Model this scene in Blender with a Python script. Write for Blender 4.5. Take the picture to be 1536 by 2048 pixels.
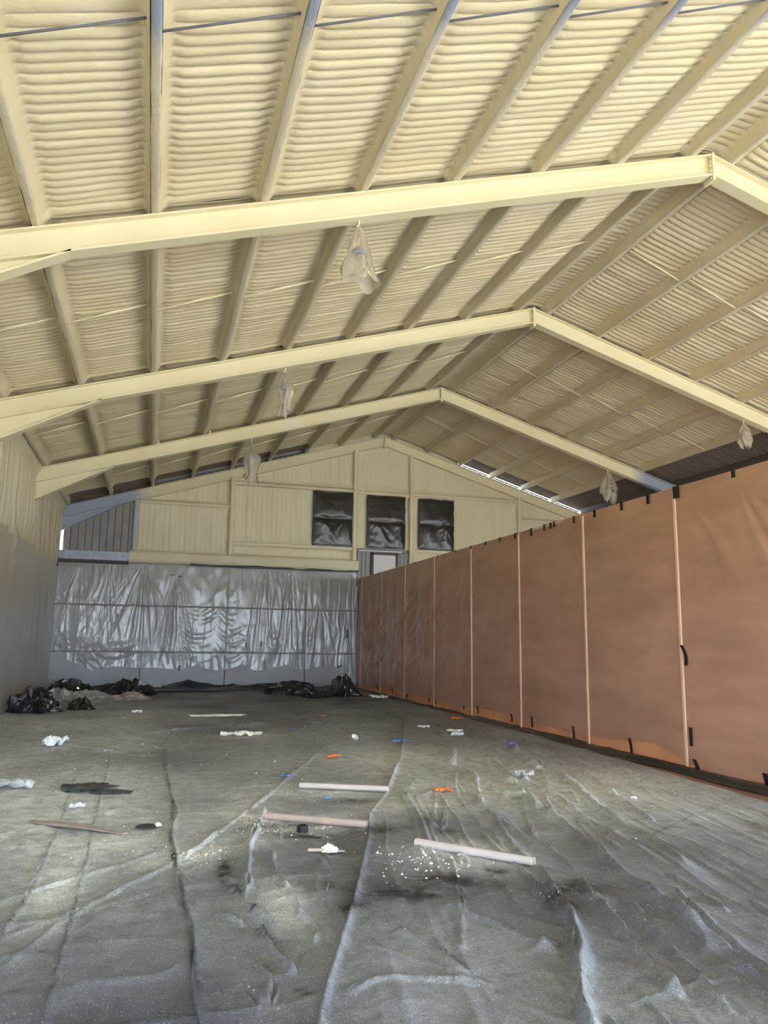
import bpy, math, random
import numpy as np
from mathutils import Vector, Matrix

# ------------------------------------------------------------------ clear
for o in list(bpy.data.objects): bpy.data.objects.remove(o)
scene = bpy.context.scene
COL = scene.collection

# ------------------------------------------------------------------ camera
F_PX, YAW, PITCH, ROLL, CAM_H = 1555.594, .2849, .1648, .0134, 1.667
fwd = Vector((math.sin(YAW)*math.cos(PITCH), math.cos(YAW)*math.cos(PITCH), math.sin(PITCH)))
rgt = Vector((math.cos(YAW), -math.sin(YAW), 0)); upv = rgt.cross(fwd)
r2 = math.cos(ROLL)*rgt + math.sin(ROLL)*upv; u2 = -math.sin(ROLL)*rgt + math.cos(ROLL)*upv
cam = bpy.data.cameras.new('camera'); camo = bpy.data.objects.new('camera', cam); COL.objects.link(camo)
cam.sensor_fit = 'HORIZONTAL'; cam.sensor_width = 36; cam.lens = F_PX/1536*36
cam.clip_start = .05; cam.clip_end = 500
camo.matrix_world = Matrix(((r2.x,u2.x,-fwd.x,0),(r2.y,u2.y,-fwd.y,0),(r2.z,u2.z,-fwd.z,CAM_H),(0,0,0,1)))
scene.camera = camo

# ------------------------------------------------------------------ world, sun, exposure
world = bpy.data.worlds.new('sky'); scene.world = world; world.use_nodes = True
wn = world.node_tree; bg = wn.nodes['Background']
bg.inputs['Color'].default_value = (.74, .86, 1.0, 1); bg.inputs['Strength'].default_value = 3.1
sun = bpy.data.lights.new('sun', 'SUN'); sun.energy = 7.0; sun.angle = .02; sun.color = (1, .95, .86)
suno = bpy.data.objects.new('sun', sun); COL.objects.link(suno)
suno.rotation_euler = (math.radians(-32), math.radians(-14), 0)
scene.view_settings.view_transform = 'Standard'; scene.view_settings.look = 'None'
scene.view_settings.gamma = 1; scene.view_settings.use_curve_mapping = False
scene.view_settings.exposure = 2.55

# ------------------------------------------------------------------ numbers of the place (metres)
BAY = 5.878; FY = [9.022+BAY*i for i in range(4)]          # front faces of the steel frames
XR, ZR, SL = 7.819, 9.115, .3018                           # ridge, height of rafter tops, roof slope
XL = -3.05; XRW = 2*XR-XL                                  # side walls
PS, PX0 = 1.2865, -1.5454                                  # purlin spacing
PUR_L = [PX0+PS*k for k in range(-1, 8)]; PUR_R = [2*XR-x for x in reversed(PUR_L)]
DEPTH = .332; XP, ZP = 6.956, 3.84                         # rafter depth, partition
YB = FY[3]+.22                                             # cladding of the end wall
YF = FY[0]-3*BAY                                           # open front of the hall
RIB = .138
def roof_z(x): return ZR-SL*np.abs(x-XR)

# ------------------------------------------------------------------ noise
def _h(i, j, s):
    n = (i*374761393 + j*668265263 + s*1442695041) & 0xffffffff
    n = ((n ^ (n >> 13))*1274126177) & 0xffffffff
    return ((n ^ (n >> 16)) & 0xffff)/65535.0
def vnoise(x, y, seed=0):
    x = np.asarray(x, float); y = np.asarray(y, float); x, y = np.broadcast_arrays(x, y)
    i = np.floor(x).astype(np.int64); j = np.floor(y).astype(np.int64); fx = x-i; fy = y-j
    fx = fx*fx*fx*(fx*(fx*6-15)+10); fy = fy*fy*fy*(fy*(fy*6-15)+10)
    a, b, c, d = _h(i, j, seed), _h(i+1, j, seed), _h(i, j+1, seed), _h(i+1, j+1, seed)
    return (a+(b-a)*fx+(c-a)*fy+(a-b-c+d)*fx*fy)*2-1
def fbm(x, y, seed=0, o=3):
    s = 0; a = 1
    for k in range(o): s = s+a*vnoise(np.asarray(x)*2**k+17.3*k, np.asarray(y)*2**k+5.1*k, seed+k); a *= .5
    return s
def ridged(x, y, seed=0): return 1-np.abs(vnoise(x, y, seed))*2
def sstep(a, b, x):
    t = np.clip((np.asarray(x, float)-a)/(b-a), 0, 1); return t*t*(3-2*t)

# ------------------------------------------------------------------ mesh helpers
def link(name, me, mat, parent=None):
    o = bpy.data.objects.new(name, me); COL.objects.link(o)
    if mat is not None and me is not None and not me.materials: me.materials.append(mat)
    if parent is not None: o.parent = parent
    return o
def mesh(name, V, Fc, mat, parent=None, smooth=False):
    me = bpy.data.meshes.new(name); me.from_pydata([tuple(map(float, v)) for v in V], [], Fc)
    if smooth: me.polygons.foreach_set('use_smooth', [True]*len(me.polygons))
    me.update(); return link(name, me, mat, parent)
def grid(name, X, Y, Z, mat, parent=None, attrs=None, smooth=True, flip=False, close_u=False):
    X, Y, Z = np.broadcast_arrays(X, Y, Z); n, m = X.shape
    V = np.stack([X, Y, Z], -1).reshape(-1, 3).astype(np.float32)
    i = np.arange(n*m).reshape(n, m)
    if close_u: i = np.concatenate([i, i[:, :1]], 1)
    q = np.stack([i[:-1, :-1], i[:-1, 1:], i[1:, 1:], i[1:, :-1]], -1).reshape(-1, 4)
    if flip: q = q[:, ::-1]
    me = bpy.data.meshes.new(name); me.vertices.add(len(V)); me.vertices.foreach_set('co', V.ravel())
    me.loops.add(q.size); me.loops.foreach_set('vertex_index', q.ravel().astype(np.int32))
    me.polygons.add(len(q)); me.polygons.foreach_set('loop_start', np.arange(0, q.size, 4, dtype=np.int32))
    me.polygons.foreach_set('use_smooth', np.full(len(q), smooth))
    me.update(calc_edges=True)
    for k, a in (attrs or {}).items():
        at = me.attributes.new(k, 'FLOAT', 'POINT'); at.data.foreach_set('value', np.broadcast_to(a, X.shape).ravel().astype(np.float32))
    return link(name, me, mat, parent)
BOXF = [(0,3,2,1),(4,5,6,7),(0,1,5,4),(1,2,6,5),(2,3,7,6),(3,0,4,7)]
class MB:
    def __init__(s): s.v = []; s.f = []
    def box(s, x0, x1, y0, y1, z0, z1):
        n = len(s.v); s.v += [(x0,y0,z0),(x1,y0,z0),(x1,y1,z0),(x0,y1,z0),(x0,y0,z1),(x1,y0,z1),(x1,y1,z1),(x0,y1,z1)]
        s.f += [tuple(n+i for i in f) for f in BOXF]; return s
    def hexa(s, pts):           # eight corners in box order
        n = len(s.v); s.v += [tuple(p) for p in pts]; s.f += [tuple(n+i for i in f) for f in BOXF]; return s
    def sweep(s, xs, zlo, zhi, y0, y1):   # prism whose lower and upper edge follow x
        for a in range(len(xs)-1):
            s.hexa([(xs[a],y0,zlo[a]),(xs[a+1],y0,zlo[a+1]),(xs[a+1],y1,zlo[a+1]),(xs[a],y1,zlo[a]),
                    (xs[a],y0,zhi[a]),(xs[a+1],y0,zhi[a+1]),(xs[a+1],y1,zhi[a+1]),(xs[a],y1,zhi[a])])
        return s
    def tube(s, a, b, r, n=10, cap=True, r1=None):
        a = Vector(a); b = Vector(b); d = (b-a).normalized(); t = d.orthogonal().normalized(); w = d.cross(t); r1 = r if r1 is None else r1
        k = len(s.v)
        for p, rr in ((a, r), (b, r1)):
            for i in range(n):
                q = p+(t*math.cos(i*math.tau/n)+w*math.sin(i*math.tau/n))*rr; s.v.append(tuple(q))
        s.f += [(k+i, k+(i+1)%n, k+n+(i+1)%n, k+n+i) for i in range(n)]
        if cap: s.f += [tuple(k+n-1-i for i in range(n)), tuple(k+n+i for i in range(n))]
        return s
    def build(s, name, mat, parent=None, smooth=False, bevel=0):
        o = mesh(name, s.v, s.f, mat, parent, smooth)
        if bevel:
            m = o.modifiers.new('bevel', 'BEVEL'); m.width = bevel; m.segments = 2; m.limit_method = 'ANGLE'
        return o
def tag(o, label=None, cat=None, group=None, kind=None):
    if label: o['label'] = label
    if cat: o['category'] = cat
    if group: o['group'] = group
    if kind: o['kind'] = kind
    return o
def empty(name, loc=(0,0,0)):
    o = bpy.data.objects.new(name, None); COL.objects.link(o); o.location = loc; o.empty_display_size = .1; return o
def struct(name, label=None, cat=None): return tag(empty(name), label, cat, kind='structure')

# ------------------------------------------------------------------ materials
def mat(name): m = bpy.data.materials.new(name); m.use_nodes = True; return m, m.node_tree.nodes, m.node_tree.links, m.node_tree.nodes['Principled BSDF']
def nd(N, t, **kw):
    n = N.new(t)
    for k, v in kw.items():
        if hasattr(n, k): setattr(n, k, v)
        else: n.inputs[k.replace('_', ' ')].default_value = v
    return n
def ramp(N, stops):
    r = N.new('ShaderNodeValToRGB'); e = r.color_ramp.elements
    while len(e) < len(stops): e.new(.5)
    for x, (p, c) in zip(e, stops): x.position = p; x.color = (*c, 1) if len(c) == 3 else c
    return r
def plain(name, col, rough=.6, var=.12, scale=6, bump=0, bscale=40, metal=0, spec=.5):
    m, N, L, P = mat(name)
    g = N.new('ShaderNodeNewGeometry'); n = nd(N, 'ShaderNodeTexNoise'); n.inputs['Scale'].default_value = scale; n.inputs['Detail'].default_value = 5
    L.new(g.outputs['Position'], n.inputs['Vector'])
    r = ramp(N, [(.3, [c*(1-var) for c in col]), (.7, [min(1, c*(1+var)) for c in col])])
    L.new(n.outputs['Fac'], r.inputs['Fac']); L.new(r.outputs['Color'], P.inputs['Base Color'])
    P.inputs['Roughness'].default_value = rough; P.inputs['Metallic'].default_value = metal; P.inputs['Specular IOR Level'].default_value = spec
    if bump:
        b = nd(N, 'ShaderNodeBump'); b.inputs['Strength'].default_value = bump; b.inputs['Distance'].default_value = .02
        n2 = nd(N, 'ShaderNodeTexNoise'); n2.inputs['Scale'].default_value = bscale; n2.inputs['Detail'].default_value = 3
        L.new(g.outputs['Position'], n2.inputs['Vector']); L.new(n2.outputs['Fac'], b.inputs['Height']); L.new(b.outputs['Normal'], P.inputs['Normal'])
    return m
FOAM_A, FOAM_B = (.65, .54, .325), (.72, .625, .42)
def foam(name, a=FOAM_A, b=FOAM_B, bare=None, bumpk=.5, bscale=34, rough=.62):
    """sprayed foam; bare = (axis, from, to, colour): coverage runs out along a world axis"""
    m, N, L, P = mat(name)
    g = N.new('ShaderNodeNewGeometry')
    n = nd(N, 'ShaderNodeTexNoise'); n.inputs['Scale'].default_value = .9; n.inputs['Detail'].default_value = 5; n.inputs['Roughness'].default_value = .6
    L.new(g.outputs['Position'], n.inputs['Vector'])
    r = ramp(N, [(.3, a), (.55, [(x+y)/2 for x, y in zip(a, b)]), (.72, b)]); L.new(n.outputs['Fac'], r.inputs['Fac'])
    n2 = nd(N, 'ShaderNodeTexNoise'); n2.inputs['Scale'].default_value = bscale; n2.inputs['Detail'].default_value = 3
    L.new(g.outputs['Position'], n2.inputs['Vector'])
    bp = nd(N, 'ShaderNodeBump'); bp.inputs['Strength'].default_value = bumpk; bp.inputs['Distance'].default_value = .012
    L.new(n2.outputs['Fac'], bp.inputs['Height']); L.new(bp.outputs['Normal'], P.inputs['Normal'])
    P.inputs['Roughness'].default_value = rough; P.inputs['Specular IOR Level'].default_value = .35
    col = r.outputs['Color']
    if bare:
        ax, f0, f1, bc = bare
        s = N.new('ShaderNodeSeparateXYZ'); L.new(g.outputs['Position'], s.inputs[0])
        n3 = nd(N, 'ShaderNodeTexNoise'); n3.inputs['Scale'].default_value = 2.2; n3.inputs['Detail'].default_value = 4
        L.new(g.outputs['Position'], n3.inputs['Vector'])
        ad = nd(N, 'ShaderNodeMath', operation='MULTIPLY_ADD'); L.new(n3.outputs['Fac'], ad.inputs[0]); ad.inputs[1].default_value = .5*abs(f1-f0); L.new(s.outputs[ax], ad.inputs[2])
        mr = nd(N, 'ShaderNodeMapRange'); L.new(ad.outputs[0], mr.inputs['Value'])
        sh = .25*abs(f1-f0)
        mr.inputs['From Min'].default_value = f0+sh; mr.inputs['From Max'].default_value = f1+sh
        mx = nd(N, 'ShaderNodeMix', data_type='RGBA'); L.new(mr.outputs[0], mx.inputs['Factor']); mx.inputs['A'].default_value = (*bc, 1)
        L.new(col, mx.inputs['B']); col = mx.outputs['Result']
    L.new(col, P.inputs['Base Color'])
    return m
def film(name, col, opacity, rough=.16, bump=.15, dust=None, gloss=1.6, bscale=2.5, vary=0):
    """clear plastic: partly transparent milky film under a glossy skin; dust = (z from, z to, colour, extra opacity) of settled overspray"""
    m, N, L, P = mat(name); out = N['Material Output']; N.remove(P)
    g = N.new('ShaderNodeNewGeometry'); n = nd(N, 'ShaderNodeTexNoise'); n.inputs['Scale'].default_value = bscale; n.inputs['Detail'].default_value = 3
    L.new(g.outputs['Position'], n.inputs['Vector'])
    b = nd(N, 'ShaderNodeBump'); b.inputs['Strength'].default_value = bump; b.inputs['Distance'].default_value = .03
    L.new(n.outputs['Fac'], b.inputs['Height'])
    t = N.new('ShaderNodeBsdfTransparent'); df = N.new('ShaderNodeBsdfDiffuse'); gl = N.new('ShaderNodeBsdfGlossy')
    df.inputs['Color'].default_value = (*col, 1); gl.inputs['Color'].default_value = (1, 1, 1, 1); gl.inputs['Roughness'].default_value = rough
    L.new(b.outputs['Normal'], gl.inputs['Normal'])
    mx = N.new('ShaderNodeMixShader'); mx.inputs[0].default_value = opacity
    if dust:
        z0, z1, dc, ex = dust
        s = N.new('ShaderNodeSeparateXYZ'); L.new(g.outputs['Position'], s.inputs[0])
        ad = nd(N, 'ShaderNodeMath', operation='MULTIPLY_ADD'); L.new(n.outputs['Fac'], ad.inputs[0]); ad.inputs[1].default_value = 1.0; L.new(s.outputs[2], ad.inputs[2])
        mr = nd(N, 'ShaderNodeMapRange'); L.new(ad.outputs[0], mr.inputs['Value']); mr.inputs['From Min'].default_value = z0+.5; mr.inputs['From Max'].default_value = z1+.5
        mc = nd(N, 'ShaderNodeMix', data_type='RGBA'); L.new(mr.outputs[0], mc.inputs['Factor']); mc.inputs['A'].default_value = (*col, 1); mc.inputs['B'].default_value = (*dc, 1)
        L.new(mc.outputs['Result'], df.inputs['Color'])
        ma = nd(N, 'ShaderNodeMath', operation='MULTIPLY_ADD'); L.new(mr.outputs[0], ma.inputs[0]); ma.inputs[1].default_value = ex; ma.inputs[2].default_value = opacity
        L.new(ma.outputs[0], mx.inputs[0])
    L.new(t.outputs[0], mx.inputs[1]); L.new(df.outputs[0], mx.inputs[2])
    if vary:   # faint streaks of the board showing through
        mp = nd(N, 'ShaderNodeMapping'); L.new(g.outputs['Position'], mp.inputs['Vector']); mp.inputs['Scale'].default_value = (1, .55, 2.2)
        nv = nd(N, 'ShaderNodeTexNoise'); nv.inputs['Scale'].default_value = 1.0; nv.inputs['Detail'].default_value = 6; nv.inputs['Roughness'].default_value = .65; L.new(mp.outputs[0], nv.inputs['Vector'])
        rv = ramp(N, [(.3, (1-vary, 1-vary*1.05, 1-vary*1.1)), (.7, (1, 1, 1))]); L.new(nv.outputs['Fac'], rv.inputs['Fac'])
        mm = nd(N, 'ShaderNodeMix', data_type='RGBA', blend_type='MULTIPLY'); mm.inputs['Factor'].default_value = 1
        L.new(df.inputs['Color'].links[0].from_socket, mm.inputs['A']); L.new(rv.outputs['Color'], mm.inputs['B']); L.new(mm.outputs['Result'], df.inputs['Color'])
    fr = N.new('ShaderNodeFresnel'); fr.inputs['IOR'].default_value = 1.45; L.new(b.outputs['Normal'], fr.inputs['Normal'])
    fm = nd(N, 'ShaderNodeMath', operation='MULTIPLY'); L.new(fr.outputs[0], fm.inputs[0]); fm.inputs[1].default_value = gloss; fm.use_clamp = True
    m2 = N.new('ShaderNodeMixShader'); L.new(fm.outputs[0], m2.inputs[0]); L.new(mx.outputs[0], m2.inputs[1]); L.new(gl.outputs[0], m2.inputs[2])
    L.new(m2.outputs[0], out.inputs['Surface'])
    return m

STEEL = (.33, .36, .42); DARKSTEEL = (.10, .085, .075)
M = {}
M['foam_roof'] = foam('foam_roof')
M['foam_purlin'] = foam('foam_purlin', (.63, .55, .375), (.70, .62, .445), bare=(1, 5.95, 6.45, STEEL), bumpk=.8, bscale=26)
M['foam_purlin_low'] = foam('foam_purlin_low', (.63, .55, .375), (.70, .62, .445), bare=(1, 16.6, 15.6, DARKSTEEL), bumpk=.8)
M['foam_frame'] = foam('foam_frame', (.74, .645, .395), (.79, .71, .475), bumpk=.25, bscale=22)
M['foam_frame_far'] = foam('foam_frame_far', (.74, .645, .395), (.79, .71, .475), bare=(0, 14.7, 14.2, STEEL), bumpk=.25, bscale=22)
M['foam_end'] = foam('foam_end', (.66, .575, .365), (.72, .64, .44), bare=(0, -.9, -.3, STEEL), bumpk=.35, bscale=14)
M['foam_wall'] = foam('foam_wall', (.645, .555, .36), (.71, .63, .445), bumpk=.35, bscale=16)
M['steel'] = plain('bare_steel', STEEL, .45, .15, 5, metal=.2)
M['rod'] = plain('rod_steel', (.14, .14, .15), .75, .1, 9, metal=0, spec=.2)
M['deck'] = plain('bare_deck', (.15, .115, .09), .6, .15, 3)
M['cladding'] = plain('brown_grey_cladding', (.24, .215, .20), .5, .10, 2)
M['dark'] = plain('dark_recess_steel', (.05, .042, .035), .6, .2, 4)
M['rustwood'] = plain('brown_closure', (.13, .085, .06), .8, .3, 3)
M['white_trim'] = plain('white_trim', (.85, .85, .86), .4, .03)
M['board'] = plain('pale_board', (.62, .60, .58), .6, .05, 3)
M['concrete'] = plain('grey_blue_panel', (.40, .415, .45), .75, .10, 1.2, bump=.15, bscale=12)
M['concrete2'] = plain('grey_side_panel', (.50, .475, .45), .7, .12, 1.0)
M['joint'] = plain('joint', (.10, .10, .11), .8, .1)
M['slab'] = plain('slab', (.35, .35, .35), .8, .15, 2, bump=.2)
M['ground'] = plain('outside_concrete', (.44, .42, .39), .9, .10, .4)
M['ply'] = plain('terracotta_board', (.80, .37, .20), .7, .16, 1.2, bump=.05, bscale=8)
M['batten'] = plain('pale_batten', (.74, .49, .34), .7, .08, 4)
M['plate'] = plain('pale_top_plate', (.72, .46, .29), .7, .08, 4)
M['sill'] = plain('reddish_floor_board', (.24, .12, .085), .7, .2, 3)
M['film_back'] = film('clear_film_back', (.45, .45, .47), .52, .19, 0, dust=(1.8, 4.2, (.38, .345, .305), .22), gloss=1.2)
M['film_left'] = film('clear_film_left', (.45, .385, .31), .54, .42, .05, dust=(1.4, 4.0, (.50, .42, .28), .42), gloss=.5)
M['film_part'] = film('clear_film_partition', (.95, .56, .41), .53, .30, .03, dust=(1.5, 4.0, (.80, .47, .27), .06), gloss=1.0, vary=.30)
M['film_bag'] = film('clear_bag', (.48, .42, .32), .60, .26, .3, gloss=.8, bscale=9)
M['film_scrap'] = film('clear_scrap', (.75, .76, .78), .5, .2, .3, bscale=9)
M['black'] = plain('black_plastic', (.012, .012, .014), .28, .3, 6, bump=.3, bscale=10, spec=.6)
M['black_warm'] = plain('black_window_plastic', (.030, .026, .021), .27, .2, 3, bump=.04, bscale=5, spec=.42)
M['dkscrap'] = plain('dark_grey_scrap', (.05, .052, .058), .5, .3, 8)
M['tape'] = plain('black_tape', (.012, .011, .010), .45, .1)
M['greyplastic'] = plain('grey_bag', (.20, .19, .19), .3, .2, 8, bump=.4, bscale=14)
M['tube_pink'] = plain('pink_brown_tube', (.46, .36, .32), .7, .08, 6)
M['tube_pale'] = plain('pale_tube', (.54, .49, .47), .7, .06, 6)
M['card'] = plain('cardboard', (.34, .28, .24), .8, .15, 6)
M['white'] = plain('white_plastic', (.78, .80, .84), .45, .06)
M['orange'] = plain('orange_rubber', (.95, .20, .04), .5, .08)
M['blue'] = plain('blue_rubber', (.10, .22, .62), .5, .15)
M['palefoam'] = plain('foam_crumb', (.78, .76, .66), .8, .08)
M['lamp'] = plain('lamp_grey', (.30, .29, .30), .4, .2)
M['greyscrap'] = plain('grey_scrap', (.36, .36, .33), .7, .25, 12)

def floor_mat():
    m, N, L, P = mat('dusty_grey_sheeting')
    g = N.new('ShaderNodeNewGeometry')
    du = nd(N, 'ShaderNodeAttribute', attribute_name='dust'); gr = nd(N, 'ShaderNodeAttribute', attribute_name='grime')
    def noise(sc, de=4, ro=.6, vec=None, dist=0):
        n = nd(N, 'ShaderNodeTexNoise'); n.inputs['Scale'].default_value = sc; n.inputs['Detail'].default_value = de; n.inputs['Roughness'].default_value = ro; n.inputs['Distortion'].default_value = dist
        L.new(vec or g.outputs['Position'], n.inputs['Vector']); return n
    def mul(a, b, op='MULTIPLY'):
        x = nd(N, 'ShaderNodeMath', operation=op)
        for i, v in enumerate((a, b)):
            if isinstance(v, (int, float)): x.inputs[i].default_value = v
            else: L.new(v, x.inputs[i])
        return x.outputs[0]
    def mix(f, a, b):
        x = nd(N, 'ShaderNodeMix', data_type='RGBA')
        L.new(f, x.inputs['Factor'])
        for k, v in (('A', a), ('B', b)):
            if isinstance(v, tuple): x.inputs[k].default_value = (*v, 1)
            else: L.new(v, x.inputs[k])
        return x.outputs['Result']
    # base sheet: blue-grey, cloudy
    n1 = noise(1.1, 8, .7); r1 = ramp(N, [(.30, (.050, .057, .082)), (.70, (.132, .147, .195))]); L.new(n1.outputs['Fac'], r1.inputs['Fac'])
    # overspray dust and painted mid-floor daylight: greenish cream, broken by finer noise
    n2 = noise(6, 8, .75, dist=.4); r2_ = ramp(N, [(.33, (.38,)*3), (.62, (1,)*3)]); L.new(n2.outputs['Fac'], r2_.inputs['Fac'])
    n2b = noise(70, 4, .75); r2b = ramp(N, [(.36, (.36,)*3), (.58, (1,)*3)]); L.new(n2b.outputs['Fac'], r2b.inputs['Fac'])
    k = mul(mul(r2_.outputs['Color'], r2b.outputs['Color']), du.outputs['Fac'])
    c = mix(k, r1.outputs['Color'], (.76, .80, .785))
    # fine white specks in two sizes
    for sc, lo, hi, p0, p1, st in ((46, .10, .22, .50, .74, .75), (125, .16, .34, .35, .75, .65)):
        v = nd(N, 'ShaderNodeTexVoronoi'); v.inputs['Scale'].default_value = sc; L.new(g.outputs['Position'], v.inputs['Vector'])
        rs = ramp(N, [(lo, (1,)*3), (hi, (0,)*3)]); L.new(v.outputs['Distance'], rs.inputs['Fac'])
        sep = N.new('ShaderNodeSeparateColor'); L.new(v.outputs['Color'], sep.inputs[0])
        rk = ramp(N, [(p0, (0,)*3), (p1, (1,)*3)]); L.new(sep.outputs[0], rk.inputs['Fac'])
        c = mix(mul(mul(mul(rs.outputs['Color'], rk.outputs['Color']), st), r2_.outputs['Color']), c, (.78, .80, .84))
    # dark smears
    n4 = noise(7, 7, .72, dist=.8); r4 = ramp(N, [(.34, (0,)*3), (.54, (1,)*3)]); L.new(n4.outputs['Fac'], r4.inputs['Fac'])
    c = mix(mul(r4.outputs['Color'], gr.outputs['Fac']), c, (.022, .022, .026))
    L.new(c, P.inputs['Base Color']); P.inputs['Roughness'].default_value = .5; P.inputs['Specular IOR Level'].default_value = .4
    # crinkles: fine isotropic ones plus long ones running with the pull of the sheet
    mp = nd(N, 'ShaderNodeMapping'); L.new(g.outputs['Position'], mp.inputs['Vector']); mp.inputs['Rotation'].default_value = (0, 0, .22); mp.inputs['Scale'].default_value = (9, 1.1, 1)
    nr = nd(N, 'ShaderNodeTexNoise', noise_type='RIDGED_MULTIFRACTAL'); nr.inputs['Scale'].default_value = 1; nr.inputs['Detail'].default_value = 3; L.new(mp.outputs[0], nr.inputs['Vector'])
    b0 = nd(N, 'ShaderNodeBump'); b0.inputs['Strength'].default_value = .35; b0.inputs['Distance'].default_value = .03; L.new(nr.outputs['Fac'], b0.inputs['Height'])
    b = nd(N, 'ShaderNodeBump'); b.inputs['Strength'].default_value = .5; b.inputs['Distance'].default_value = .025; L.new(b0.outputs['Normal'], b.inputs['Normal'])
    nb = noise(11, 6, .65, dist=.6); L.new(nb.outputs['Fac'], b.inputs['Height']); L.new(b.outputs['Normal'], P.inputs['Normal'])
    return m
M['floor'] = floor_mat()

# ================================================================== STRUCTURE
# ------------------------------------------------------------------ ground, slab
o = MB().box(XL-.3, XRW+.3, YF, YB+.3, -.12, -.004).build('floor', M['slab']); tag(o, kind='structure')
o = MB().box(-60, 70, -70, 60, -.5, -.125).build('ground', M['ground']); tag(o, kind='structure')

# ------------------------------------------------------------------ roof
ceiling = struct('ceiling')
for sgn in (-1, 1):
    xa = XL-.3 if sgn < 0 else XRW+.3
    for y0, y1 in ((YF, FY[3]-.0), ) :
        x0, x1 = (xa, XR) if sgn < 0 else (XR, xa)
        z0, z1 = roof_z(x0)+.215, roof_z(x1)+.215
        MB().hexa([(x0,y0,z0),(x1,y0,z1),(x1,y1,z1),(x0,y1,z0),(x0,y0,z0+.04),(x1,y0,z1+.04),(x1,y1,z1+.04),(x0,y1,z0+.04)]).build('roof_deck', M['deck'], ceiling)
# eaves of the deck reaching over the end wall
for sgn in (-1, 1):
    xa = XL-.3 if sgn < 0 else XRW+.3
    x0, x1 = (xa, XR) if sgn < 0 else (XR, xa); y0, y1 = FY[3], YB+.10
    z0, z1 = roof_z(x0)+.215, roof_z(x1)+.215
    MB().hexa([(x0,y0,z0),(x1,y0,z1),(x1,y1,z1),(x0,y1,z0),(x0,y0,z0+.04),(x1,y0,z1+.04),(x1,y1,z1+.04),(x0,y1,z0+.04)]).build('roof_deck', M['deck'], ceiling)

PHI = np.array([0, .05, .14, .3, .5, .7, .86, .95])
def rib_samples(ya, yb):
    k0 = math.floor(ya/RIB); k1 = math.ceil(yb/RIB)
    y = (np.arange(k0, k1)[:, None]+PHI[None, :]).ravel()*RIB
    y = y[(y > ya+.004) & (y < yb-.004)]; return np.concatenate([[ya], y, [yb]])
def foam_panel(xa, xb, ya, yb, amp, seed, m=None, ridge=False, name='foam_panel', endfade=True):
    W = xb-xa; e = .052
    du = np.array([0, .012, .03, .055, .09, .135, .20])
    mid = np.linspace(.30, W-2*e-.30, 5) if W > .9 else np.array([])
    u = np.concatenate([du, mid, (W-2*e)-du[::-1]]) if W > .9 else np.linspace(0, W-2*e, 15)
    y = rib_samples(ya, yb)
    U, Yg = np.meshgrid(u, y); Wd = W-2*e
    d = np.minimum(U, Wd-U)
    X = xa+e+U
    jit = .007*fbm(X*1.3, Yg*1.1, seed, 2)
    ph = ((Yg+jit)/RIB) % 1.0
    idx = np.floor((Yg+jit)/RIB)
    bul = np.abs(np.sin(np.pi*ph))**.42
    a = amp*(.9+.2*vnoise(idx*.73+X*.6, idx*0+seed, seed+5))*sstep(.03, .2, d)
    off = .205-.185*np.exp(-(d/.036)**1.15)+.010*fbm(X*1.7, Yg*1.5, seed+9, 2)
    a = a*(.2+.8*sstep(5.9, 6.4, Yg))
    if endfade:
        fe = sstep(0, .16, np.minimum(Yg-ya, yb-Yg)); a = a*(.35+.65*fe); off = off-.055*(1-fe)
    Z = roof_z(X)+off-a*bul
    if ridge: Z = Z-.03*np.exp(-((X-XR)/.12)**2)
    Z = np.minimum(Z, roof_z(X)+.212)
    return grid(name, X, Yg+0*X, Z, m or M['foam_roof'], ceiling)
BY = [FY[0]-BAY+.1]+[y+.1 for y in FY[:3]]+[FY[3]-.02]
rs = 11
for b in range(4):
    ya, yb = BY[b], BY[b+1]
    for k in range(8):                                     # left slope
        rs += 3
        y_end = yb
        if b == 3: y_end = yb-(.95 if k < 6 else .02)      # the last metre before the end wall was not sprayed
        foam_panel(PUR_L[k], PUR_L[k+1], ya, y_end, .066 if b < 3 else .034, rs)
    rs += 3
    foam_panel(PUR_L[8], PUR_R[0], ya, yb, .055, rs, ridge=True)
    for k in range(8):                                     # right slope
        rs += 3
        if k >= 5:
            if b == 0 : foam_panel(PUR_R[k], PUR_R[k+1], ya, yb, .066, rs)
            if b == 1 : foam_panel(PUR_R[k], PUR_R[k+1], ya, yb, .066, rs)
            if b == 2 and k == 5: foam_panel(PUR_R[k], PUR_R[k+1], ya, ya+.75, .05, rs)
            continue
        y_end = yb
        if b == 3: y_end = yb-(.02, .02, .8, .8, .75)[k]
        foam_panel(PUR_R[k], PUR_R[k+1], ya, y_end, .066, rs)
# plain foam behind the photographer
for k in range(8):
    for P_ in (PUR_L, PUR_R):
        x = np.array([P_[k]+.05, P_[k+1]-.05]); X, Yg = np.meshgrid(x, np.array([YF, BY[0]])); grid('foam_panel', X, Yg, roof_z(X)+.15, M['foam_roof'], ceiling)
# bare corrugated deck where the foam stops
def bare_deck(xa, xb, ya, yb):
    p = .138; y = np.arange(ya, yb+.02, p/4); x = np.linspace(xa+.05, xb-.05, 3)
    X, Yg = np.meshgrid(x, y); ph = (Yg/p*4).round().astype(int) % 4
    Z = roof_z(X)+.205-.03*np.where(ph < 2, 1.0, 0.0)
    grid('deck_panel', X, Yg, Z, M['deck'], ceiling, smooth=False)
for k in (2, 3, 4): bare_deck(PUR_R[k], PUR_R[k+1], BY[4]-.85, BY[4]+.02)
for k in (5, 6, 7): bare_deck(PUR_R[k], PUR_R[k+1], (BY[2]+.7) if k == 5 else BY[2], BY[4]+.02)
for k in range(6): bare_deck(PUR_L[k], PUR_L[k+1], BY[4]-1.0, BY[4]+.02)

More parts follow.
